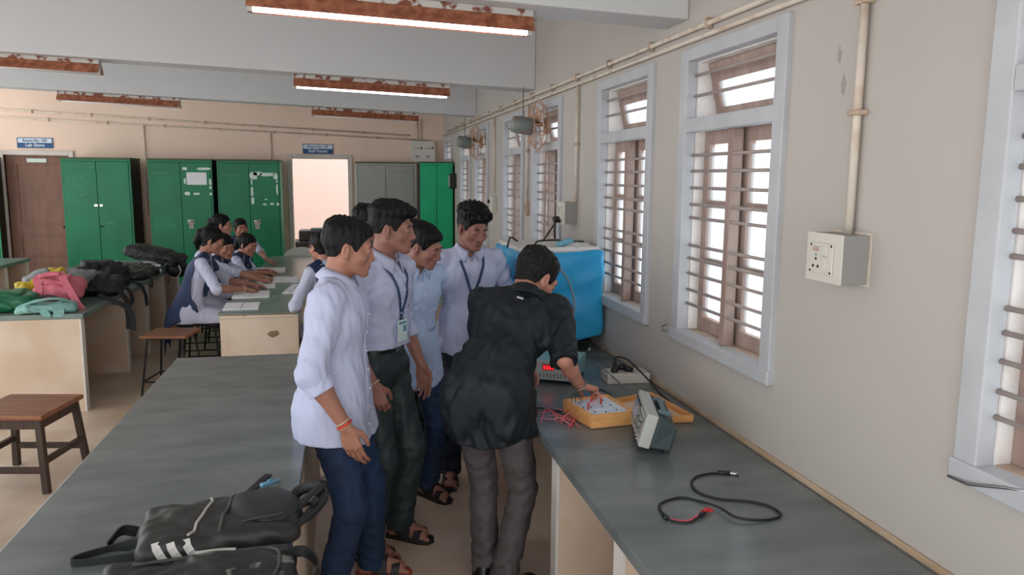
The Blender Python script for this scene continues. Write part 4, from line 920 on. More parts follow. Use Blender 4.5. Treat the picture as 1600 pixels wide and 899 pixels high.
# small stuff near the kit: none
# ================================================================== PEOPLE
def skin(name, rgb): 
    m = mat(name, rgb, .52, var=.12, vscale=9, spec=.4); return m
M.update(
 skin_a=skin('warm_brown_skin',(164,114,94)), skin_b=skin('brown_skin',(150,104,90)), skin_c=skin('light_brown_skin',(184,128,108)),
 lip=mat('lips',(132,78,70),.45), hair=mat('black_hair',(9,8,8),.55,bump=.3,bscale=220,spec=.22,stretch=(1,1,.3)), hairgrey=mat('greying_black_hair',(16,15,15),.6,rgb2=(52,50,50),vscale=90,lo=.5,hi=.75,bump=.3,bscale=200,spec=.2),
 brow=mat('eyebrow_hair',(26,22,20),.7), eyewhite=mat('eye_white',(150,140,134),.35), iris=mat('dark_iris',(22,16,14),.2), stubble=mat('faint_moustache',(60,44,40),.7),
 shirt=mat('pale_lavender_shirt',(186,191,218),.75,var=.05,vscale=5,bump=.10,bscale=22), shirt2=mat('pale_blue_shirt',(176,194,226),.75,var=.05,vscale=5,bump=.10,bscale=22), shirtshade=mat('shirt_placket_thread',(176,180,206),.75),
 blackshirt=mat('black_shirt',(19,27,33),.62,var=.2,vscale=4,bump=.12,bscale=20,spec=.35), button=mat('pale_button',(208,208,212),.4),
 navy=mat('navy_denim',(17,38,66),.75,rgb2=(26,52,88),vscale=5,bump=.12,bscale=40), navydark=mat('dark_navy_trousers',(14,24,42),.75,bump=.1,bscale=30), slate=mat('dark_green_grey_trousers',(36,50,52),.6,var=.05,vscale=4,bump=.1,bscale=25), greytrouser=mat('grey_brown_trousers',(84,78,80),.65,var=.12,vscale=4,bump=.1,bscale=25),
 belt=mat('black_belt_leather',(24,26,30),.4), lanyard=mat('navy_lanyard',(36,62,100),.6), cardm=mat('id_card',(206,222,222),.3), cardblue=mat('id_card_print',(96,140,170),.4),
 sole=mat('sandal_sole_rubber',(26,24,24),.6), solered=mat('red_edged_sole',(170,60,44),.6), sandal=mat('dark_sandal_strap',(36,34,34),.55), shoe=mat('black_leather_shoe',(18,18,20),.35),
 thread=mat('red_wrist_thread',(206,60,40),.6), bangle=mat('pale_bracelet',(196,170,146),.35), watch=mat('black_watch',(20,20,22),.4),
 dupatta=mat('navy_dupatta',(22,44,84),.65,var=.15,vscale=6,bump=.12,bscale=20), kurta=mat('pale_kurta',(192,196,218),.78,var=.05,vscale=5,bump=.10,bscale=22), clip=mat('white_hair_clip',(220,220,220),.4),
)
nrm = lambda v: np.asarray(v,float)/np.linalg.norm(v)
def rotx(p, c, a):   # lean forward (+y) about x through c
    p = np.asarray(p,float)-c; return np.array([p[0], p[1]*cos(a)+p[2]*sin(a), p[2]*cos(a)-p[1]*sin(a)])+c
def roty(p, c, a):   # lean to the right (+x)
    p = np.asarray(p,float)-c; return np.array([p[0]*cos(a)+p[2]*sin(a), p[1], p[2]*cos(a)-p[0]*sin(a)])+c
def rotz(p, c, a):
    p = np.asarray(p,float)-c; return np.array([p[0]*cos(a)-p[1]*sin(a), p[0]*sin(a)+p[1]*cos(a), p[2]])+c
def ik(a, b, l1, l2, hint):
    d = b-a; L = np.linalg.norm(d); L2 = min(L, (l1+l2)*.999); d = d/L; b2 = a+d*L2
    x = (l1*l1-l2*l2+L2*L2)/(2*L2); h = math.sqrt(max(l1*l1-x*x,0)); q = np.asarray(hint,float); q = q-d*(q@d); q = q/np.linalg.norm(q)
    return a+d*x+q*h, b2
def hand(F, w, d, n, s, sc=1.0, curl=1.0, spread=.35, parts=None):
    """palm and five fingers: w wrist, d towards the fingers, n out of the palm, s thumb side"""
    d = nrm(d); n = nrm(n-d*(np.asarray(n)@d)); s0 = np.cross(d,n); s = s0 if s0@np.asarray(s) > 0 else -s0
    kn = []
    for o,l in ((.030,.088),(.010,.094),(-.010,.088),(-.028,.078)):
        k = w+d*l*sc+s*o*sc; kn.append(k); F.cap(w+d*.012*sc+s*o*.55*sc, k-n*.002, .0135*sc, .0112*sc, k=.010)
    F.ell(w+d*.05*sc+n*.004*sc,(.034*sc,.045*sc,.013*sc),.008,B=[s,d,n])
    for i,(k,ls) in enumerate(zip(kn,((.042,.025,.020),(.046,.029,.021),(.042,.027,.021),(.033,.020,.018)))):
        p = k; r = (.0094,.0096,.0092,.0082)[i]*sc; a = 0; off = (1.5-i)*.05*spread
        for j,l in enumerate(ls):
            a += (.42,.62,.40)[j]*curl*(1+.12*i); dr = d*cos(a)+n*sin(a)+s*off; dr = dr/np.linalg.norm(dr)
            q = p+dr*l*sc; F.cap(p,q,r,r*.9,k=.0035); p = q; r *= .92
    t0 = w+d*.018*sc+s*.018*sc; t1 = t0+(d*.62+s*.62+n*.45)*.045*sc; t2 = t1+nrm(d*.85+s*.15+n*.5*max(curl,.5))*.034*sc; t3 = t2+nrm(d*.9-s*.1+n*.5*max(curl,.5))*.026*sc
    F.cap(t0,t1,.0155*sc,.0125*sc,k=.012); F.cap(t1,t2,.0115*sc,.0098*sc,k=.004); F.cap(t2,t3,.0098*sc,.0082*sc,k=.003)
def mid(a,b,t): return a+(b-a)*t
def ring(parent, name, c, d, r, rr, m, flat=None, sy=1.0):
    """bracelet / cuff band around a limb"""
    d = nrm(d); x = nrm(np.cross(d,(0.3,.5,.8))); y = np.cross(d,x)
    return MB().tube([tuple(c+x*r*cos(2*pi*k/20)+y*r*sy*sin(2*pi*k/20)) for k in range(21)], rr, 6, False).build(name,m,parent,smooth=True)
class Person:
    def __init__(s, label, loc, fwd, h=1.68, hipz=None, b=1.0, lean=0, bend=0, twist=0, side=0, head=(0,0,0), hs=1.0, feet=None, knees=None, skinm='skin_b', group=None, neck=(.155,.045), shrug=0):
        s.h=h; S_=s.S=h/1.7; s.b=b; s.hs=hs; s.skin=skinm; s.label=label
        s.root = empty('person',(loc[0],loc[1],loc[2] if len(loc)>2 else 0),math.atan2(-fwd[0],fwd[1]),label,'person',group)
        s.hc = V3(0,0,hipz if hipz else .93*S_); dz = s.hc[2]-.93*S_
        wc = V3(0,0,1.15*S_+dz)
        def tx(p):
            p = V3(p[0]*S_,p[1]*S_,p[2]*S_+dz)
            if p[2] > wc[2]: p = rotx(p,wc,bend)
            if p[2] > s.hc[2]: p = rotz(roty(rotx(p,s.hc,lean),s.hc,side),s.hc,twist*min(1,(p[2]-s.hc[2])/(.25*S_)))
            return p
        s.tx = tx; A = lean+bend
        s.cu = rotz(roty(rotx((0,0,1),V3(0,0,0),A),V3(0,0,0),side),V3(0,0,0),twist); s.cf = rotz(roty(rotx((0,1,0),V3(0,0,0),A),V3(0,0,0),side),V3(0,0,0),twist); s.cr = np.cross(s.cf,s.cu)
        s.N = tx((0,-.022,1.425)); s.shR = tx((.172*b,-.012,1.375+shrug)); s.shL = tx((-.172*b,-.012,1.375-shrug))
        yaw,pit,rol = head
        f = V3(sin(yaw)*cos(pit),cos(yaw)*cos(pit),-sin(pit)); r = V3(cos(yaw),-sin(yaw),0); u = np.cross(r,f)
        r2 = cos(rol)*r+sin(rol)*u*-1; u2 = np.cross(r2,f); s.hr,s.hf,s.hu = r2,f,u2
        nd = nrm(s.cu*.6+V3(0,0,.4)+s.cf*.12); s.Ho = s.N+nd*neck[0]*S_+V3(f[0],f[1],0)*neck[1]
        s.hipR = s.hc+V3(.088*S_*b,0,-.03*S_); s.hipL = s.hc+V3(-.088*S_*b,0,-.03*S_)
        s.feet = feet or ((.10,.02,.15),(-.10,.02,-.15)); s.knees = knees
        s.leg = {}
        for sd,hp,ft in (('R',s.hipR,s.feet[0]),('L',s.hipL,s.feet[1])):
            an = V3(ft[0],ft[1],(ft[3] if len(ft)>3 else 0)+.085*S_); fd = V3(sin(ft[2]),cos(ft[2]),0)
            kn,an2 = ik(hp,an,.43*S_,.41*S_,fd if knees is None else knees)
            s.leg[sd] = (hp,kn,an,fd)
        s.arm = {}
    def armto(s, sd, wrist, hint, d=None, n=None, th=None, curl=1.0):
        sh = s.shR if sd=='R' else s.shL; S_=s.S; e,w = ik(sh,np.asarray(wrist,float),.29*S_,.255*S_,hint)
        sg = 1 if sd=='R' else -1
        s.arm[sd] = dict(sh=sh,e=e,w=w,d=nrm(d) if d is not None else nrm(w-e),n=V3(*n) if n is not None else V3(-sg,0,0),th=V3(*th) if th is not None else V3(0,1,0),curl=curl); return s
    def hp(s, x,y,z): return s.Ho+(s.hr*x+s.hf*y+s.hu*z)*s.hs
    # ---- body: one continuous surface
    def body(s, fine=.0036, coarse=.010, nose=1.0, jaw=1.0, lids=.45, ears=1.0, hands=('R','L'), feet=True):
        S_=s.S; b=s.b; k=s.hs; J=[s.N,s.Ho+V3(0,0,.13),s.shR,s.shL,s.hipR,s.hipL]
        for L in s.leg.values(): J += [L[1],L[2]+L[3]*.2,L[2]-L[3]*.08,L[2]-V3(0,0,.09)]
        for A in s.arm.values(): J += [A['e'],A['w'],A['w']+A['d']*.19*S_]
        J=np.array(J); lo=J.min(0)-.13; hi=J.max(0)+.13; lo[2]=min(l[2][2] for l in s.leg.values())-.10*S_
        fx=[];fy=[];fz=[]
        for c,r,hh in [(s.hp(0,.02,0),.125*k,fine)]+[(A['w']+A['d']*.085*S_,.10*S_,max(.0045,fine)) for q,A in s.arm.items() if q in hands]:
            for lst,i in ((fx,0),(fy,1),(fz,2)): lst.append((c[i]-r,c[i]+r,hh))
        if feet: fz.append((lo[2],lo[2]+.11,.006))
        F=Field(axis(lo[0],hi[0],coarse,fx),axis(lo[1],hi[1],coarse,fy),axis(lo[2],hi[2],coarse,fz)); s.F=F
        t=s.tx
        # trunk
        F.cap(t((-.075*b,0,.93)),t((.075*b,0,.93)),.095*S_*b,k=.03,flat=(0,1,0),fac=.95)
        F.cap(t((0,.0,1.0)),t((0,.0,1.24)),.115*S_*b,.13*S_*b,k=.04,flat=s.cf,fac=.72)
        F.cap(t((-.07*b,-.005,1.29)),t((.07*b,-.005,1.29)),.10*S_*b,k=.04,flat=s.cf,fac=.85)
        for sh in (s.shR,s.shL): F.cap(mid(s.N,sh,.15),sh,.05*S_,.048*S_*b,k=.03)
        for A in s.arm.values():
            F.cap(A['sh'],A['e'],.047*S_*b,.036*S_*b,k=.02); F.cap(A['e'],mid(A['e'],A['w'],.35),.036*S_*b,.038*S_*b,k=.012); F.cap(mid(A['e'],A['w'],.35),A['w'],.038*S_*b,.0245*S_*b,k=.012,)
        for sd,A in s.arm.items():
            if sd in hands: hand(F,A['w'],A['d'],A['n'],A['th'],S_*1.0,A['curl'])
        for hp_,kn,an,fd in s.leg.values():
            F.cap(hp_,kn,.078*S_*b,.052*S_*b,k=.03); F.cap(kn,mid(kn,an,.3),.05*S_*b,.051*S_*b,k=.02); F.cap(mid(kn,an,.3),an,.051*S_*b,.034*S_,k=.02)
            if feet:
                z0=an[2]-.085*S_; g=lambda y,x,z: V3(an[0],an[1],0)+fd*y*S_+np.cross(fd,(0,0,1))*x*S_+V3(0,0,z0+z*S_)
                F.cap(an,g(-.035,0,.04),.036*S_,.032*S_,k=.02); F.cap(an,g(.12,0,.042),.036*S_,.026*S_,k=.02); F.cap(g(-.03,0,.035),g(.13,.0,.036),.028*S_,.03*S_,k=.02)
                F.cap(g(.09,.022,.034),g(.145,.025,.034),.022*S_,.017*S_,k=.012); F.cap(g(.08,-.028,.034),g(.125,-.032,.032),.02*S_,.015*S_,k=.012)
                sg = 1 if hp_[0]>0 else -1
                for i in range(5):
                    xx = (.028-.0145*i)*-sg*-1 if sg<0 else (.028-.0145*i)*-1; xx = (-sg)*(.030-.0148*i); yy=.15-.008*i-(.01 if i else 0); rr=(.0125,.0095,.009,.0085,.008)[i]
                    F.cap(g(yy-.02,xx,.03),g(yy+.022-.002*i,xx*1.08,.027),rr*S_,rr*.9*S_,k=.004)
        # neck and head
        P=s.hp; H=[s.hr,s.hf,s.hu]
        F.cap(s.N-s.cu*.03,P(0,-.028,-.045),.06*S_*min(b,1.05),.053*k,k=.02)
        F.cap(s.N-s.cu*.022,mid(s.shR,s.N,.6)-s.cu*.022,.040*S_,.032*S_,k=.025); F.cap(s.N-s.cu*.022,mid(s.shL,s.N,.6)-s.cu*.022,.040*S_,.032*S_,k=.025)
        F.ell(P(0,-.018,.030),(.0745*k,.096*k,.086*k),.02,B=H)
        F.ell(P(0,.028,-.028),(.060*k,.062*k,.078*k),.02,B=H)
        for q in (-1,1):
            F.cap(P(q*.050*jaw,-.008,-.052),P(q*.018,.070,-.092),.021*k,.017*k,k=.022)
            F.ell(P(q*.044,.052,-.028),(.022*k,.024*k,.022*k),.02,B=H)
        F.ell(P(0,.076,-.096),(.020*k,.017*k,.015*k),.014,B=H)
        F.cap(P(-.034,.074,.022),P(.034,.074,.022),.0145*k,k=.014)
        for q in (-1,1): F.ell(P(q*.0315,.094,.0),(.018*k,.014*k,.0125*k),.010,'s',B=H)
        F.cap(P(0,.086,.008),P(0,.104*(.5+.5*nose),-.030),.0078*k,.0115*k,k=.010); F.ell(P(0,.103*(.55+.45*nose),-.033),(.0125*k,.0125*k,.010*k),.006,B=H)
        for q in (-1,1): F.ell(P(q*.0125,.094,-.037),(.0085*k,.011*k,.0075*k),.005,B=H); F.ell(P(q*.007,.101,-.0445),(.0035*k,.005*k,.003*k),.002,'s',B=H)
        F.ell(P(0,.078,-.060),(.028*k,.018*k,.022*k),.012,B=H)
        F.cap(P(-.019,.085,-.0605),P(.019,.085,-.0605),.0058*k,k=.005); F.cap(P(-.016,.0855,-.0715),P(.016,.0855,-.0715),.0072*k,k=.005)
        F.cap(P(-.021,.0955,-.0655),P(.021,.0955,-.0655),.0016*k,k=.003,mode='s')
        F.cap(P(0,.098,-.050),P(0,.096,-.056),.003*k,k=.004,mode='s')
        # upper lids (gaze lowered) and lower lids
        for q in (-1,1):
            e=P(q*.0315,.0775,-.001); r=.0142*k
            lo_,hi_=e-.03,e+.03; uu=s.hu; cz=e+uu*(-.004+.006*(1-lids*2))*k
            F.op(lambda x,y,z: np.maximum(np.sqrt((x-e[0])**2+(y-e[1])**2+(z-e[2])**2)-r, -((x-cz[0])*uu[0]+(y-cz[1])*uu[1]+(z-cz[2])*uu[2])),lo_,hi_,.003)
            c2=e-uu*.0075*k
            F.op(lambda x,y,z: np.maximum(np.sqrt((x-e[0])**2+(y-e[1])**2+(z-e[2])**2)-r*.99, ((x-c2[0])*uu[0]+(y-c2[1])*uu[1]+(z-c2[2])*uu[2])),lo_,hi_,.003)
        # ears
        for q in (-1,1):
            er=nrm(s.hr*q*.9-s.hf*.45); eb=[er,nrm(np.cross(er,s.hu)),s.hu]
            F.ell(P(q*.077,-.012,-.008),(.0085*k*ears,.019*k,.032*k),.006,B=eb); F.ell(P(q*.0855,-.006,-.004),(.006*k,.010*k,.018*k),.004,'s',B=eb); F.ell(P(q*.074,-.002,-.034),(.008*k,.010*k,.012*k),.006,B=eb)
        s.bodyo = build(F,'body',s.skin,s.root,1,.35)
        for q in (-1,1):
            e=P(q*.0315,.0775,-.001); ey=MB().ball(tuple(e),.0128*k,8).build('eye','eyewhite',s.root,smooth=True)
            g=nrm(s.hf*.93-s.hu*.30*lids*2); c=e+g*.0088*k; MB().ball(tuple(c),.0056*k,6).build('iris','iris',ey,smooth=True)
            pts=[]
            for x,z in ((.014,.0195),(.024,.0255),(.036,.0265),(.046,.021)):
                p=F.hit(P(q*x,.16,z),-s.hf,.2,.003)
                if p is not None: pts.append(p+s.hf*.0006)
            if len(pts)>2: MB().tube(curve_pts(pts,4),[.0034*k]*3+[.0040*k]*(len(curve_pts(pts,4))-6)+[.0028*k]*3,6,flat=.8).build('eyebrow','brow',s.root,smooth=True)
        for nm,z,w_,rr in (('upper_lip',-.0612,.019,.0040),('lower_lip',-.0705,.0165,.0050)):
            pts=[]
            for x in (-1,-.5,0,.5,1):
                p=F.hit(P(x*w_,.16,z-(.0008*abs(x) if nm[0]=='u' else -.0025*abs(x))),-s.hf,.2,.003)
                if p is not None: pts.append(p-s.hf*.0018*k)
            if len(pts)==5:
                cp=curve_pts(pts,3); n_=len(cp); MB().tube(cp,[max(.0012,rr*k*math.sin(pi*(i+.6)/(n_+.2))**.6) for i in range(n_)],8,flat=.75).build(nm,'lip',s.root,smooth=True)
        return s
    def moustache(s):
        pts=[]
        for x in (-.02,-.011,0,.011,.02):
            p=s.F.hit(s.hp(x,.16,-.0525-.12*abs(x)),-s.hf,.2,.003); pts.append(p-s.hf*.0012)
        MB().tube(curve_pts(pts,3),.0036*s.hs,6,flat=.6).build('moustache','stubble',s.root,smooth=True); return s
    def loc(s, x,y,z):
        a=s.root.rotation_euler.z; dx,dy=x-s.root.location.x,y-s.root.location.y; return V3(dx*cos(a)+dy*sin(a),-dx*sin(a)+dy*cos(a),z-s.root.location.z)
    def dr(s, x,y,z): return s.loc(x+s.root.location.x,y+s.root.location.y,z+s.root.location.z)
    def dupatta(s, m='dupatta', low=1.10, end=.40, out=.014):
        """pleated scarf: a V on the chest, over both shoulders, hanging down the back"""
        root=None; q=9
        for sg in (-1,1):
            rows=[]
            for tt in np.linspace(0,1,8):
                c=.044+.066*tt; w=.085+.008*tt; r=[]
                for j in range(q+1):
                    p=s.front(sg*(c+(j/q-.5)*w),low+(1.37-low)*tt,out+.004*sin(j*2.1)); r.append(p)
                rows.append(r)
            for y in (.06,.02,-.02,-.05):
                r=[]
                for j in range(q+1):
                    p0=s.tx((sg*(.062+(j/q)*(.095+.02*(.06-y)/.1)),y,1.38)); p=s.SF.hit(p0+s.cu*.2,-s.cu,.4); r.append(None if p is None else p+s.cu*(out+.002))
                rows.append(r)
            for z in (1.36,1.30,1.22,1.14,1.06,.98):
                r=[]
                for j in range(q+1):
                    a=.004 if z<1.33 else .045; p0=s.tx((sg*(a+(j/q)*(.165-a)),0,z)); p=s.SF.hit(p0-s.cf*.4,s.cf,.6); r.append(None if p is None else p-s.cf*(out+.004+.004*sin(j*2.1)))
                rows.append(r)
            ok=[r for r in rows if sum(x is not None for x in r)>=4]
            for r in ok:
                g=[k for k in range(q+1) if r[k] is not None]
                for k in range(q+1):
                    if r[k] is None: n_=min(g,key=lambda a:abs(a-k)); r[k]=r[n_]+s.cr*sg*.012*(k-n_)-V3(0,0,.004*abs(k-n_))
            ym=min(min(p[1] for p in ok[-1]),s.hc[1]-.175*s.S); last=ok[-1]; zz=sum(p[2] for p in last)/(q+1); n0=7
            for k in range(1,n0+1):
                t=k/n0; ok.append([V3(p[0]*(1+.08*t),p[1]*(1-min(1,4*t))+(ym-.004*k)*min(1,4*t)+.010*sin(j*2.0+.5*k),p[2]+(end-zz)*t) for j,p in enumerate(last)])
            vs=[tuple(p) for r in ok for p in r]; w=q+1
            fs=[(i*w+j,i*w+j+1,(i+1)*w+j+1,(i+1)*w+j) for i in range(len(ok)-1) for j in range(q)]
            o=MB().raw(vs,fs).build('dupatta' if root is None else 'dupatta_end',m,s.root if root is None else root,smooth=True,solid=.006,subd=1); root=root or o
        return s
    # ---- hair
    def hair(s, top=.024, side=.004, front=.02, nape=-.055, m='hair', seed=1, h=.0036, line=.052, wave=.0022, sideburn=-.012, kind='short', back=.006):
        k=s.hs; P=s.hp; r=.16*k; H=[s.hr,s.hf,s.hu]; c=P(0,-.01,.04); lo=c-r; hi=c+r
        if kind!='short': lo=lo-V3(.06,.08,.20)*1.0; hi=hi+V3(.06,.06,0)
        F=Field(axis(lo[0],hi[0],h),axis(lo[1],hi[1],h),axis(lo[2],hi[2],h))
        F.ell(P(0,-.018,.030),(.0745*k,.096*k,.086*k),.02,B=H); F.ell(P(0,.028,-.02),(.060*k,.062*k,.075*k),.02,B=H); F.cap(P(0,-.03,-.05),P(0,-.02,0),.054*k,.06*k,k=.02)
        X=F.pts((slice(None),)*3); dx,dy,dz=[X[i]-s.Ho[i] for i in range(3)]
        lx=(dx*s.hr[0]+dy*s.hr[1]+dz*s.hr[2])/k; ly=(dx*s.hf[0]+dy*s.hf[1]+dz*s.hf[2])/k; lz=(dx*s.hu[0]+dy*s.hu[1]+dz*s.hu[2])/k
        sm=lambda v,a,b_: np.clip((v-a)/(b_-a),0,1)**2*(3-2*np.clip((v-a)/(b_-a),0,1))
        infl=side+(top-side)*sm(lz,.045,.095)+front*sm(ly,.02,.10)*sm(lz,.045,.085)+back*sm(-ly,.03,.09)*sm(lz,-.02,.05)
        rs=np.random.RandomState(seed); n=0
        for _ in range(5):
            a=rs.uniform(-.6,.6); n=n+np.sin(210*(lx*cos(a)+lz*sin(a)*.6)+60*ly*rs.uniform(-1,1)+6*np.sin(30*ly+rs.uniform(0,6))+rs.uniform(0,6))
        n2=0
        for _ in range(4): q=rs.randn(3); q=q/np.linalg.norm(q)*70; n2=n2+np.sin(lx*q[0]+ly*q[1]+lz*q[2]+rs.uniform(0,6))
        infl=infl+(wave*n*.45+wave*n2*.6)*sm(lz,.03,.08)+.0006*n
        line_z=np.interp(ly,[-.13,-.07,-.045,-.028,-.02,.0,.012,.022,.034,.040,.055,.075,.10],[nape-.01,nape,nape+.005,nape+.03,-.005,.020,.014,sideburn+.008,sideburn+.004,.006,.034,line,line+.004])
        D=F.D-infl*k; cut=(line_z-lz)*k*.7
        F.D=np.maximum(D,cut).astype(np.float32)
        if kind=='girl':   # hair tied back, smooth over the ears, with a bun or tail
            line_z=np.interp(ly,[-.13,-.05,-.03,.0,.03,.045,.06,.08,.10],[-.08,-.075,-.05,-.03,-.005,.02,.042,.058,.062]); F.D=np.maximum(D,(line_z-lz)*k*.7).astype(np.float32)
        return F
    def put_hair(s, F, m='hair'): s.hairo=build(F,'hair',m,s.root,1,.3); return s.hairo
    # ---- shirt
    def shirt(s, m='shirt', hem=.78, cuff=('R',.35,'L',.35), h=.0075, loose=1.0, tucked=False, seed=1, hemcurve=.02, wr=.0052, collar=True, vneck=True, name='shirt', roll=True, flare=.0, sleeve=1.0, skirt=False, stand=False):
        S_=s.S; b=s.b*loose; t=s.tx; cf=s.cf
        J=[s.shR,s.shL,s.N,t((.2,0,.95)),t((-.2,0,.95))]
        cu={cuff[0]:cuff[1],cuff[2]:cuff[3]}
        for sd,A in s.arm.items(): J += [A['e'],mid(A['e'],A['w'],cu[sd])]
        if skirt: J += [l[1] for l in s.leg.values()]
        J=np.array(J); lo=J.min(0)-.14; hi=J.max(0)+.14; hz=t((0,0,hem))[2]; lo[2]=hz-.05
        F=Field(axis(lo[0],hi[0],h),axis(lo[1],hi[1],h),axis(lo[2],hi[2],h))
        F.cap(t((-.06*b,-.0,1.285)),t((.06*b,-.0,1.285)),.118*S_*b,k=.03,flat=cf,fac=.86)
        F.cap(t((0,.0,1.27)),t((0,.004,1.02)),.150*S_*b,.145*S_*b,k=.05,flat=cf,fac=.70)
        lowf = V3(0,1,0)
        F.cap(t((-.055*b,.002,1.0)),t((-.06*b,.002,min(hem,.95)-.05)),.114*S_*b,(.117+flare)*S_*b,k=.05,flat=lowf,fac=1.0); F.cap(t((.055*b,.002,1.0)),t((.06*b,.002,min(hem,.95)-.05)),.114*S_*b,(.117+flare)*S_*b,k=.05,flat=lowf,fac=1.0)
        if not tucked:
            F.cap(s.hc,t((0,.0,1.02)),.160*S_*b,.152*S_*b,k=.03,flat=lowf,fac=.78); F.cap(s.hc+V3(-.065*b*S_,-.006,-.01),s.hc+V3(.065*b*S_,-.006,-.01),.121*S_*b,k=.03)
            for hp_,kn,an,fd in s.leg.values(): F.cap(hp_,mid(hp_,kn,.45 if not skirt else .72),.109*S_*b,.104*S_*b,k=.03); F.cap(hp_-V3(0,.03,.0),hp_-V3(0,.03,.08),.100*S_*b,k=.03)
            if skirt:
                for hp_,kn,an,fd in s.leg.values(): c=mid(hp_,kn,.45); F.cap(c,c-V3(0,.0,.07),.10*S_*b,.085*S_*b,k=.04,flat=(1,0,0),fac=.9)
        if tucked: F.cap(t((-.05,.002,1.10)),t((.05,.002,1.10)),.118*S_*b,k=.04,flat=cf,fac=.92)
        for sh in (s.shR,s.shL): F.cap(mid(s.N,sh,.06)-s.cu*.010,sh-s.cu*.002,.064*S_,.060*S_*b,k=.03)
        FA=Field(*F.ax)
        for sd,A in s.arm.items():
            G=Field(*F.ax); e2=mid(A['e'],A['w'],cu[sd]) if cu[sd]>0 else A['e']; d=nrm(e2-A['e'] if cu[sd]>0 else A['e']-A['sh'])
            G.cap(A['sh'],A['e'],.060*S_*b*sleeve,.052*S_*b*sleeve,k=.025)
            if cu[sd]>0: G.cap(A['e'],e2,.052*S_*b*sleeve,.046*S_*b*sleeve,k=.02)
            G.op(lambda x,y,z: np.where((x-e2[0])**2+(y-e2[1])**2+(z-e2[2])**2<.11**2,(x-e2[0])*d[0]+(y-e2[1])*d[1]+(z-e2[2])*d[2],-1.0),e2-.12,e2+.12,0,'i')
            FA.D=np.minimum(FA.D,G.D)
        hh_=np.clip(.5+.5*(F.D-FA.D)/.02,0,1); F.D=(F.D*(1-hh_)+FA.D*hh_-.02*hh_*(1-hh_)).astype(np.float32)
        F.wrinkle(wr*.75,.085,seed,(1,1,2.6),.03); F.wrinkle(wr*.45,.05,seed+7,(1,1,2.2),.02)
        # folds gathering at elbows
        for sd,A in s.arm.items():
            ax=nrm(A['e']-A['sh']); e=A['e']
            F.op(lambda x,y,z: .9e9+0*x,e,e,0) if False else None
            r=F.sl(e-.13,e+.13)
            if r is not None:
                X=F.pts(r); q=[X[i]-e[i] for i in range(3)]; dd=np.sqrt(q[0]**2+q[1]**2+q[2]**2); a=q[0]*ax[0]+q[1]*ax[1]+q[2]*ax[2]
                F.D[r]=(F.D[r]+.0038*np.sin(a*120+2.2*np.sin(q[0]*40+q[1]*30))*np.clip(1-dd/.13,0,1)).astype(np.float32)
        # hem with a shirt tail curve, neck opening
        lowc=t((0,0,hem)); hc_=hemcurve
        F.all(lambda D,x,y,z: np.maximum(D,(lowc[2]-z)+hc_*np.clip(1-((x-lowc[0])/(.15*S_))**2,-.2,1)*-1+hc_*.5))
        nn=s.N+s.cu*.02; F.cap(nn+s.cu*.020+s.cf*.020,nn+s.cu*.14+s.cf*.03,.046*S_,.062*S_,k=.006,mode='s')
        if vneck: F.cap(nn+s.cf*.062-s.cu*.015,nn+s.cf*.095-s.cu*.075,.020*S_,.004*S_,k=.006,mode='s')
        s.SF=F; s.shirto=build(F,name,m,s.root,1,.4)
        if roll:
            for sd,A in s.arm.items():
                if cu[sd]<0: continue
                d=nrm(A['w']-A['e']) if cu[sd]>0 else nrm(A['e']-A['sh']); c=mid(A['e'],A['w'],cu[sd])-d*(.018 if cu[sd]>0 else .012); hh=.005
                R_=.10; G=Field(axis(c[0]-R_,c[0]+R_,hh),axis(c[1]-R_,c[1]+R_,hh),axis(c[2]-R_,c[2]+R_,hh)); rr=.0505*S_*b*sleeve
                G.cap(c-d*.05,c+d*.06,rr,rr*.97,k=0); G.wrinkle(.002,.05,seed+3)
                G.plane(c+d*.024,d); G.plane(c-d*.026,-d); build(G,'rolled_cuff',m,s.shirto,1,.4)
        if stand:   # collar seen from behind, hugging the bent neck
            n1=s.hp(0,-.028,-.045); u=nrm(n1-s.N); a_=s.N-u*.03; b_=mid(s.N,n1,.30); hh=.005; c=mid(a_,b_,.5)
            G=Field(axis(c[0]-.16,c[0]+.16,hh),axis(c[1]-.16,c[1]+.16,hh),axis(c[2]-.16,c[2]+.16,hh)); G.cap(a_,b_+u*.05,.094*S_,.070*S_,k=0); G.wrinkle(.0015,.06,seed); G.plane(b_,u); G.plane(a_,-u); build(G,'collar',m,s.shirto,1,.4)
        elif collar: s.collar(m)
        return s
    def front(s, x, z, o=.002):
        """point on the shirt front at local (x,z) in torso units"""
        p0=s.tx((x,0,z)); p=s.SF.hit(p0+s.cf*.32,-s.cf,.45); return None if p is None else p+s.cf*o
    def collar(s, m, spread=.30):
        S_=s.S; N=s.N+s.cu*.020+s.cf*.014; u=nrm(s.cu+s.cf*.22); f=nrm(s.cf-u*(s.cf@u)); r=np.cross(f,u); n=40
        vs=[];fs=[]
        prof=lambda a:[(.062,-.02-.022*max(0,cos(a))**2),(.062,.024-.016*max(0,cos(a))**2),(.066,.031-.018*max(0,cos(a))**2),(.080,.016-.018*max(0,cos(a))**2),(.098+.010*max(0,cos(a))**3,-.020-.036*max(0,cos(a))**6),]
        a0=spread
        for i in range(n+1):
            a=a0+(2*pi-2*a0)*i/n; e=0
            for j,(rd,hh) in enumerate(prof(a)):
                aa=a if j<4 else a+ (.14 if i<n/2 else -.14)*max(0,cos(a))**4
                vs.append(tuple(N+(r*sin(aa)*rd*1.0+f*cos(aa)*rd*1.02)*S_+u*hh*S_))
        q=5; fs=[(i*q+j,i*q+j+1,(i+1)*q+j+1,(i+1)*q+j) for i in range(n) for j in range(q-1)]
        MB().raw(vs,fs).build('collar',m,s.shirto,smooth=True,solid=.0035); return s
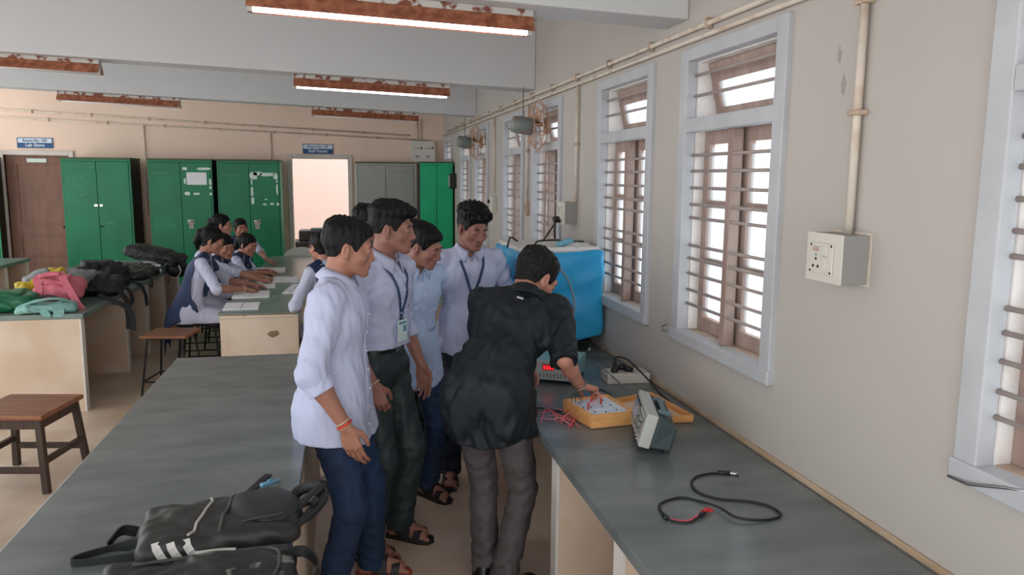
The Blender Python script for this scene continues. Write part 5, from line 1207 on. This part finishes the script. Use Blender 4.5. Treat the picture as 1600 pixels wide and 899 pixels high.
    def placket(s, top=1.33, bot=.80, m='shirt', buttons=7, w=.034):
        zs=np.linspace(top,bot,14); pts=[s.front(.004,z,.0012) for z in zs]; pts=[p for p in pts if p is not None]
        pl=MB().ribbon(curve_pts(pts,2),w,.004,tuple(s.cr)).build('placket',m,s.shirto,smooth=False)
        for z in np.linspace(top-.02,bot+.05,buttons):
            p=s.front(.004,z,.0045)
            if p is not None: MB().ball(tuple(p),.0055,5).build('button','button',pl,smooth=True)
        return s
    def pocket(s, x=-.085, z=1.21, m='shirt'):
        vs=[];nx,nz=6,7
        for j in range(nz+1):
            for i in range(nx+1):
                zz=z-.12*j/nz-(.012*(1-abs(i/nx*2-1)) if j==nz else 0); p=s.front(x+(i/nx-.5)*.10,zz,.0035); vs.append(tuple(p) if p is not None else tuple(s.tx((x,.1,zz))))
        fs=[(j*(nx+1)+i,j*(nx+1)+i+1,(j+1)*(nx+1)+i+1,(j+1)*(nx+1)+i) for j in range(nz) for i in range(nx)]
        MB().raw(vs,fs).build('chest_pocket',m,s.shirto,smooth=True,solid=.003); return s
    def lanyard(s, low=1.16, card=True, end=1.10, x0=.062):
        la=None
        for sg in (-1,1):
            pts=[s.front(sg*(x0*(1-tt)+.004*tt),1.385-(1.385-low)*tt,.006) for tt in np.linspace(0.06,1,5)]; pts=[s.N+s.cr*sg*.070+s.cf*.025+s.cu*.016,s.N+s.cr*sg*.070+s.cf*.055-s.cu*.0]+[p for p in pts if p is not None]
            o=MB().ribbon(curve_pts(pts,2),.015,.0025,tuple(s.cr)).build('lanyard' if la is None else 'lanyard_strap','lanyard',s.root if la is None else la); la=la or o
        pts=[p for p in [s.front(.0,z,.008) for z in np.linspace(low,end,4)] if p is not None]
        MB().ribbon(pts,.013,.003,tuple(s.cr)).build('lanyard_strap','lanyard',la)
        if card:
            p=s.front(0,end,.010); q=s.front(0,end-.085,.012); c=(p+q)/2; u=nrm(p-q); r=s.cr; f=np.cross(u,r)
            if f@s.cf<0: f=-f
            def bx(hw,hh,t0,t1,dx=0,dz=0): return [tuple(c+r*(dx+i*hw)+u*(dz+j*hh)+f*tt) for tt in (t0,t1) for i,j in ((-1,-1),(1,-1),(1,1),(-1,1))]
            cd=MB().hexa(bx(.038,.05,0,.003)).build('id_card','cardm',la,bevel=.001); MB().hexa(bx(.013,.015,.003,.0036,-.018,.008)).build('card_photo','cardblue',cd); MB().hexa(bx(.030,.006,.003,.0036,0,.036)).build('card_header','cardblue',cd); MB().hexa(bx(.009,.003,0,.005,0,.054)).build('card_clip','steel',cd)
        return s
    # ---- trousers
    def trousers(s, m='navy', h=.008, hem=.05, wide=1.0, seed=1, waist=1.0, wr=.0035, beltm=None):
        S_=s.S; b=s.b; L=s.leg; J=[s.hipR,s.hipL,s.hc+V3(.15,.12,.12),s.hc+V3(-.15,-.12,.0)]+[q for l in L.values() for q in (l[1],l[2])]
        J=np.array(J); lo=J.min(0)-.13; hi=J.max(0)+.13; hi[2]=max(s.tx((0,0,waist))[2]+.01,J[:,2].max()+.09)
        F=Field(axis(lo[0],hi[0],h),axis(lo[1],hi[1],h),axis(lo[2],hi[2],h))
        F.cap(s.hc+V3(-.065*b*S_,-.004,-.01),s.hc+V3(.065*b*S_,-.004,-.01),.108*S_*b,k=.03,flat=(0,1,0),fac=.98)
        F.cap(s.hc,s.tx((0,.0,waist)),.145*S_*b,.138*S_*b,k=.04,flat=(0,1,0),fac=.74)
        for hp_,kn,an,fd in L.values():
            F.cap(hp_,kn,.094*S_*b,.068*S_*wide,k=.03); F.cap(kn,an-V3(0,0,.02),.068*S_*wide,.064*S_*wide,k=.02)
            F.cap(hp_-V3(0,.03,.03),hp_-V3(0,.03,.06),.085*S_*b,k=.03)
        F.wrinkle(wr,.10,seed,(1,1,1.2),.03); F.wrinkle(wr*.6,.05,seed+4,(1.3,1.3,.8),.02)
        for hp_,kn,an,fd in L.values():
            for c,amp,R_ in ((kn,.0035,.15),(an+V3(0,0,.06),.006,.13)):
                r=F.sl(c-R_,c+R_)
                if r is not None:
                    X=F.pts(r); q=[X[i]-c[i] for i in range(3)]; dd=np.sqrt(q[0]**2+q[1]**2+q[2]**2)
                    F.D[r]=(F.D[r]+amp*np.sin(q[2]*95+2*np.sin(q[0]*30+q[1]*25+seed))*np.clip(1-dd/R_,0,1)).astype(np.float32)
            z=an[2]-.085*S_+hem; r=F.sl(an-.16,an+.16)
            if r is not None:
                X=F.pts(r); F.D[r]=np.maximum(F.D[r],z-X[2])
        wz=s.tx((0,0,waist)); F.plane(wz,s.tx((0,0,waist+.05))-wz)
        s.TF=F; s.trouo=build(F,'trousers',m,s.root,1,.4)
        if beltm:
            G=F.offset(.006); c=s.tx((0,0,waist)); u=V3(0,0,1)
            lo2=c-V3(.22,.2,.06); hi2=c+V3(.22,.2,.03); G2=Field(axis(lo2[0],hi2[0],.006),axis(lo2[1],hi2[1],.006),axis(lo2[2],hi2[2],.004))
            G2.cap(s.hc,s.tx((0,.0,waist+.02)),.151*S_*b,.146*S_*b,k=0,flat=(0,1,0),fac=.75); G2.plane(c+u*.006,u); G2.plane(c-u*.034,-u); bo=build(G2,'belt',beltm,s.root,1,.3)
            p=G2.hit(c+V3(0,.3,-.014),(0,-1,0),.4)
            if p is not None: MB().box(p[0]-.022,p[0]+.022,p[1]-.001,p[1]+.006,p[2]-.019,p[2]+.019).build('buckle','steel',bo,bevel=.002)
        return s
    def sandals(s, m='sandal', solem='sole'):
        S_=s.S
        for sd,(hp_,kn,an,fd) in s.leg.items():
            r=np.cross(fd,(0,0,1)); z0=an[2]-.085*S_
            pt=lambda x,y,z: tuple(V3(an[0],an[1],z0+z)+r*x*S_+fd*y*S_)
            out=[(-.034,-.06),(0,-.075),(.034,-.06),(.038,.0),(.044,.08),(.048,.13),(.036,.175),(.0,.19),(-.036,.172),(-.046,.12),(-.042,.06),(-.036,0)]
            n=len(out); MBs=MB().raw([pt(x,y,-.002) for x,y in out]+[pt(x*1.04,y*1.02,.006) for x,y in out]+[pt(x*1.02,y,.018) for x,y in out],[(k,(k+1)%n,n+(k+1)%n,n+k) for k in range(n)]+[(n+k,n+(k+1)%n,2*n+(k+1)%n,2*n+k) for k in range(n)]+[tuple(range(n-1,-1,-1)),tuple(range(2*n,3*n))])
            so=MBs.build('sandal',solem,s.root)
            for y,hh,ww,wd in ((.115,.062,.05,.036),(.055,.086,.046,.038)):
                pts=[pt(-ww,y-.005,.014),pt(-ww*.96,y,.035),pt(-ww*.62,y+.002,hh*.93),pt(0,y+.004,hh),pt(ww*.62,y+.002,hh*.93),pt(ww*.96,y,.035),pt(ww,y-.005,.014)]
                MB().ribbon(curve_pts(pts,3),wd,.005,tuple(fd)).build('sandal_strap',m,so)
            pts=[pt(-.042,.03,.03),pt(-.044,-.02,.075),pt(-.03,-.066,.088),pt(0,-.078,.09),pt(.03,-.066,.088),pt(.044,-.02,.075),pt(.042,.03,.03)]
            MB().ribbon(curve_pts(pts,3),.024,.005,(0,0,1)).build('ankle_strap',m,so)
            pts=[pt(-.045,.0,.08),pt(-.03,.045,.1),pt(0,.06,.105),pt(.03,.045,.1),pt(.045,.0,.08)]
            MB().ribbon(curve_pts(pts,3),.022,.005,(0,0,1)).build('ankle_strap',m,so)
        return s
    def shoes(s, m='shoe'):
        S_=s.S
        for sd,(hp_,kn,an,fd) in s.leg.items():
            z0=an[2]-.085*S_; r=np.cross(fd,(0,0,1)); g=lambda y,x,z: V3(an[0],an[1],z0)+fd*y*S_+r*x*S_+V3(0,0,z*S_)
            c=g(.06,0,.05); F=Field(axis(c[0]-.2,c[0]+.2,.006),axis(c[1]-.2,c[1]+.2,.006),axis(z0-.003,z0+.13,.006))
            F.cap(g(-.03,0,.045),g(-.02,0,.09),.044*S_,.042*S_,k=.01); F.cap(g(-.03,0,.04),g(.15,0,.034),.046*S_,.043*S_,k=.02,flat=(0,0,1),fac=.85); F.plane((0,0,z0),(0,0,-1)); so=build(F,'shoe',m,s.root)
            out=[(-.040,-.065),(0,-.082),(.040,-.065),(.042,.0),(.05,.08),(.05,.14),(.036,.185),(.0,.20),(-.036,.185),(-.05,.14),(-.048,.08),(-.042,0)]
            pt=lambda x,y,z: tuple(V3(an[0],an[1],z0+z)+r*x*S_+fd*y*S_); n=len(out)
            MB().raw([pt(x,y,-.001) for x,y in out]+[pt(x,y,.014) for x,y in out],[(k,(k+1)%n,n+(k+1)%n,n+k) for k in range(n)]+[tuple(range(n-1,-1,-1)),tuple(range(n,2*n))]).build('shoe_sole','sole',so)
        return s
    def bracelet(s, sd, t=.92, m='bangle', rr=.003, r=.029, name='bracelet'):
        A=s.arm[sd]; return ring(s.root,name,mid(A['e'],A['w'],t),A['w']-A['e'],r*s.S,rr,m)
# ------------------------------------------------------------------ the standing students
def student1():
    p=Person('boy standing nearest the camera in profile, untucked lavender shirt, red thread on his wrist',(-.06,3.10),(1,-.22),h=1.62,b=1.04,lean=R(2),bend=R(5),head=(R(-9),R(10),0),hs=.95,feet=((.085,-.02,.25),(-.20,.10,-.05)),skinm='skin_a',neck=(.148,.03))
    p.armto('R',(.245,.10,.84),(.5,-1,0),d=(.0,.30,-1),n=(-1,.15,0),th=(0,1,.3),curl=.55); p.armto('L',(-.205,.05,.84),(-.3,-1,0),d=(0,.25,-1),n=(1,.1,0),th=(0,1,0),curl=.55)
    p.body(lids=.55,nose=.9); p.put_hair(p.hair(top=.016,front=.008,seed=2,back=.006,nape=-.045,line=.058,side=.005))
    p.trousers('navy',seed=4,waist=.99,hem=.045,wide=1.0); p.shirt('shirt',hem=.755,cuff=('R',.30,'L',.30),seed=11,flare=.014,loose=1.10,hemcurve=.03); p.placket(m='shirt',bot=.78); p.pocket()
    p.sandals(solem='solered'); p.bracelet('R',.90); p.bracelet('R',.95,'thread',.0045,.030,'wrist_thread'); p.bracelet('R',.98,'bangle',.0025,.0285)
def student2():
    p=Person('tall boy with an ID card on a lanyard, shirt tucked into dark trousers',(.137,3.56),(.80,-.60),h=1.665,b=1.0,lean=R(3),bend=R(5),head=(R(-18),R(6),R(0)),hs=.95,feet=((.10,.0,.25),(-.10,.04,-.1)),skinm='skin_b',neck=(.155,.03))
    p.armto('R',(.22,.13,.87),(.5,-1,0),d=(-.1,.25,-1),n=(-.85,-.5,0),th=(-.5,.85,.1),curl=1.35); p.armto('L',(-.225,.10,.86),(-.5,-1,0),d=(.1,.2,-1),n=(1,.2,0),th=(0,1,0),curl=.7)
    p.body(lids=.6,nose=1.0); p.put_hair(p.hair(top=.026,front=.016,seed=5,side=.005,nape=-.03,line=.058))
    p.moustache()
    p.trousers('slate',seed=6,waist=1.03,beltm='belt'); p.shirt('shirt',hem=1.02,cuff=('R',.42,'L',.42),seed=21,tucked=True,hemcurve=0,loose=1.0,roll=False); p.placket(bot=1.04,buttons=5); p.lanyard(low=1.19,end=1.16); p.pocket()
    p.sandals(); p.bracelet('R',.97,'bangle',.003,.030)
def student3():
    p=Person('boy with head bowed, untucked pale blue shirt, standing between the two lanyard boys',(.322,4.05),(.55,-.83),h=1.55,b=1.0,lean=R(3),bend=R(8),head=(R(-26),R(22),R(4)),hs=.95,feet=((.10,-.03,.3),(-.10,.03,-.1)),skinm='skin_b',neck=(.14,.05))
    p.armto('R',(.20,-.10,.84),(.5,-1,0),d=(-.5,-.1,-1),n=(-.3,1,0),th=(-1,0,0),curl=.8); p.armto('L',(-.20,-.08,.84),(-.5,-1,0),d=(.5,-.1,-1),n=(.3,1,0),th=(1,0,0),curl=.8)
    p.body(lids=.65,nose=1.0); p.put_hair(p.hair(top=.014,front=.006,seed=8,side=.006,nape=-.03,line=.06,wave=.0012))
    p.trousers('navy',seed=9,waist=.98); p.shirt('shirt2',hem=.74,cuff=('R',.5,'L',.5),seed=31,flare=.008,loose=1.02,hemcurve=.05,roll=False); p.placket(m='shirt2',bot=.76); p.pocket(m='shirt2')
    p.sandals()
def student4():
    p=Person('boy facing the camera behind the teacher, wavy hair and navy lanyard',(.685,4.35),(.12,-1),h=1.615,b=1.0,lean=R(2),bend=R(5),head=(R(-14),R(18),R(-3)),hs=1.0,feet=((.12,.06,.25),(-.08,.0,-.2)),skinm='skin_b',neck=(.15,.045))
    p.armto('R',(.245,.08,.87),(.6,-1,0),d=(.0,.2,-1),n=(-1,.1,0),th=(0,1,0),curl=1.0); p.armto('L',(-.22,.16,.95),(-.5,-1,0),d=(.4,.6,-.5),n=(.5,0,-1),th=(0,.5,1),curl=.8)
    p.body(lids=.65,nose=1.0); p.put_hair(p.hair(top=.034,front=.014,seed=12,side=.006,wave=.0028,line=.058))
    p.trousers('navydark',seed=13,waist=1.0); p.shirt('shirt',hem=.80,cuff=('R',.38,'L',.38),seed=41,hemcurve=.03,loose=1.02); p.placket(bot=.85); p.lanyard(low=1.18,end=1.02,card=False,x0=.07); p.pocket()
    p.sandals(); p.bracelet('R',.93,'bangle',.004,.031)
# ------------------------------------------------------------------ the teacher leaning over the counter
def teacher():
    p=Person('teacher in black shirt and grey trousers leaning over the wooden kit, back to the camera',(.56,3.01),(.40,.917),h=1.66,b=.96,lean=R(32),bend=R(23),side=R(15),shrug=.045,head=(R(40),R(36),R(4)),hs=1.06,feet=((.07,-.02,.75),(-.025,.07,.1)),skinm='skin_c',neck=(.11,.055))
    L,D=p.loc,p.dr
    p.armto('R',L(1.0,3.14,.87),D(-.15,-1,-.75),d=D(.85,.35,-.32),n=D(-.2,-.2,-1),th=D(-.6,.8,.0),curl=1.5); p.armto('L',L(.76,3.40,.93),D(-1,-1.0,-.1),d=D(.8,.1,-.5),n=D(.1,-.2,-1),th=D(.2,-1,0),curl=.9)
    p.body(lids=.6); p.put_hair(p.hair(top=.012,front=.004,seed=15,side=.006,nape=-.06,line=.058,wave=.0016,m='hairgrey'),'hairgrey')
    p.trousers('greytrouser',seed=16,waist=.96,hem=.02,wide=.92); p.shirt('blackshirt',hem=.72,cuff=('R',0,'L',.2),wr=.009,seed=51,flare=.004,loose=1.06,hemcurve=.03,sleeve=1.15,vneck=False,stand=True)
    q=p.SF.hit(p.tx((.0,0,1.33))-p.cf*.4,p.cf,.6); MB().hexa([tuple(q+p.cr*i*.014+p.cu*j*.003-p.cf*t) for t in (-.002,.003) for i,j in ((-1,-1),(1,-1),(1,1),(-1,1))]).build('neck_loop','button',p.shirto)
    p.shoes(); p.bracelet('R',.95,'steel',.0035,.031,'wrist_watch')

def hidden(label, loc, fwd, h, seed, m='shirt', head=(0,R(8),0)):
    p=Person(label,loc,fwd,h=h,head=head,hs=.97)
    for sd,q in (('R',1),('L',-1)): p.armto(sd,(q*.21,.08,.86*h/1.7),(q*.5,-1,0),d=(0,.2,-1),curl=.8)
    p.body(fine=.005,coarse=.012,feet=True); p.put_hair(p.hair(top=.018,front=.008,seed=seed,side=.003,h=.005))
    p.trousers('navydark',seed=seed,h=.011,waist=1.0); p.shirt(m,hem=.8,seed=seed,h=.010); p.sandals()
# ------------------------------------------------------------------ the girls at the table
def girl(label, loc, fwd, h, seed, head, lean=R(8), bend=R(8), hipz=.595, R_=None, L_=None, tail=True, clipped=False, skinm='skin_c', fine=.0045, dup=True, watch=None, end=.40, cuff=.12):
    p=Person(label,loc,fwd,h=h,hipz=hipz,lean=lean,bend=bend,head=head,b=.88,hs=.95,feet=((.09,.30,.1),(-.09,.30,-.1)),knees=V3(0,.8,1),skinm=skinm,neck=(.145,.03))
    for sd,q,tg in (('R',1,R_),('L',-1,L_)):
        w=p.loc(*tg) if tg else V3(q*.18,.25,hipz+.06)
        d=p.dr(1,.25,-.25) if tg else V3(-q*.3,1,-.2)
        p.armto(sd,w,(q*1,-.4,-.6),d=d,n=(0,0,-1),th=(-q,.3,0.2),curl=.9)
    p.body(fine=fine,coarse=.011,jaw=.88,nose=.75,lids=.72,feet=True)
    F=p.hair(top=.012,side=.007,front=-.002,seed=seed,h=.0045,kind='girl',wave=.001,back=.010)
    if tail: F.ell(p.hp(0,-.118,.03),(.04,.04,.04),.02); a=p.hp(0,-.125,.02); b_=a-p.hf*.02+V3(0,-.012,-.07); c_=b_+V3(0,.0,-.07); F.cap(a,b_,.036,.032,k=.02); F.cap(b_,c_,.032,.014,k=.01)
    p.put_hair(F)
    if clipped: q=p.hp(0.0,-.085,.092); MB().tube([tuple(q-p.hr*.03),tuple(q+p.hr*.03)],.012,8).build('hair_clip','clip',p.root,smooth=True)
    p.trousers('navydark',seed=seed,h=.011,waist=.99,wide=1.1,hem=.04)
    p.shirt('kurta',hem=.83,cuff=('R',cuff,'L',cuff),seed=seed,h=.009,skirt=True,collar=False,roll=False,sleeve=1.0,hemcurve=0)
    if dup: p.dupatta(end=end)
    p.sandals()
    if watch: p.bracelet(watch,.95,'bangle',.004,.029)
    return p
def girls():
    girl('girl nearest the table end in profile, long navy scarf hanging down her back',(-1.36,7.08),(1,.10),1.70,61,(R(8),R(22),0),lean=R(12),bend=R(12),R_=(-.87,6.93,.795),L_=(-.84,7.20,.795),watch='R',end=.28,skinm='skin_a')
    girl('girl bent low over her notebook, next behind the nearest girl',(-1.40,7.74),(1,-.05),1.50,62,(R(48),R(18),R(4)),lean=R(18),bend=R(18),R_=(-.78,7.5,.79),L_=(-.80,7.75,.79),tail=True)
    girl('girl almost hidden behind the one bent over her notebook',(-1.27,8.36),(1,-.05),1.40,63,(R(30),R(16),0),lean=R(20),bend=R(18),R_=(-.80,8.1,.79),L_=(-.82,8.35,.79))
    girl('girl in profile with a white hair clip, head above the others',(-1.43,8.85),(1,0),1.72,64,(R(0),R(4),0),lean=R(6),bend=R(4),tail=True,clipped=True)
    girl('girl facing the camera before the torn paper cupboard, arm resting on the table',(-1.23,9.55),(.25,-1),1.50,65,(R(-8),R(2),R(4)),lean=R(4),bend=R(5),R_=(-1.20,9.2,.80),L_=(-.88,9.10,.80),tail=False,watch='L')
    girl('girl on the right of the table, mostly hidden behind the nearest boy',(-.10,6.10),(-.7,.75),1.70,66,(R(6),R(14),0),lean=R(8),bend=R(8))
hidden('boy hidden behind the tall boy, only the top of his black hair showing',(.11,5.0),(.9,-.3),1.59,71)
hidden('boy glimpsed between the tall boy and the boy with bowed head',(.37,4.85),(.7,-.6),1.50,72)
student1(); student2(); student3(); student4(); teacher()
girls()
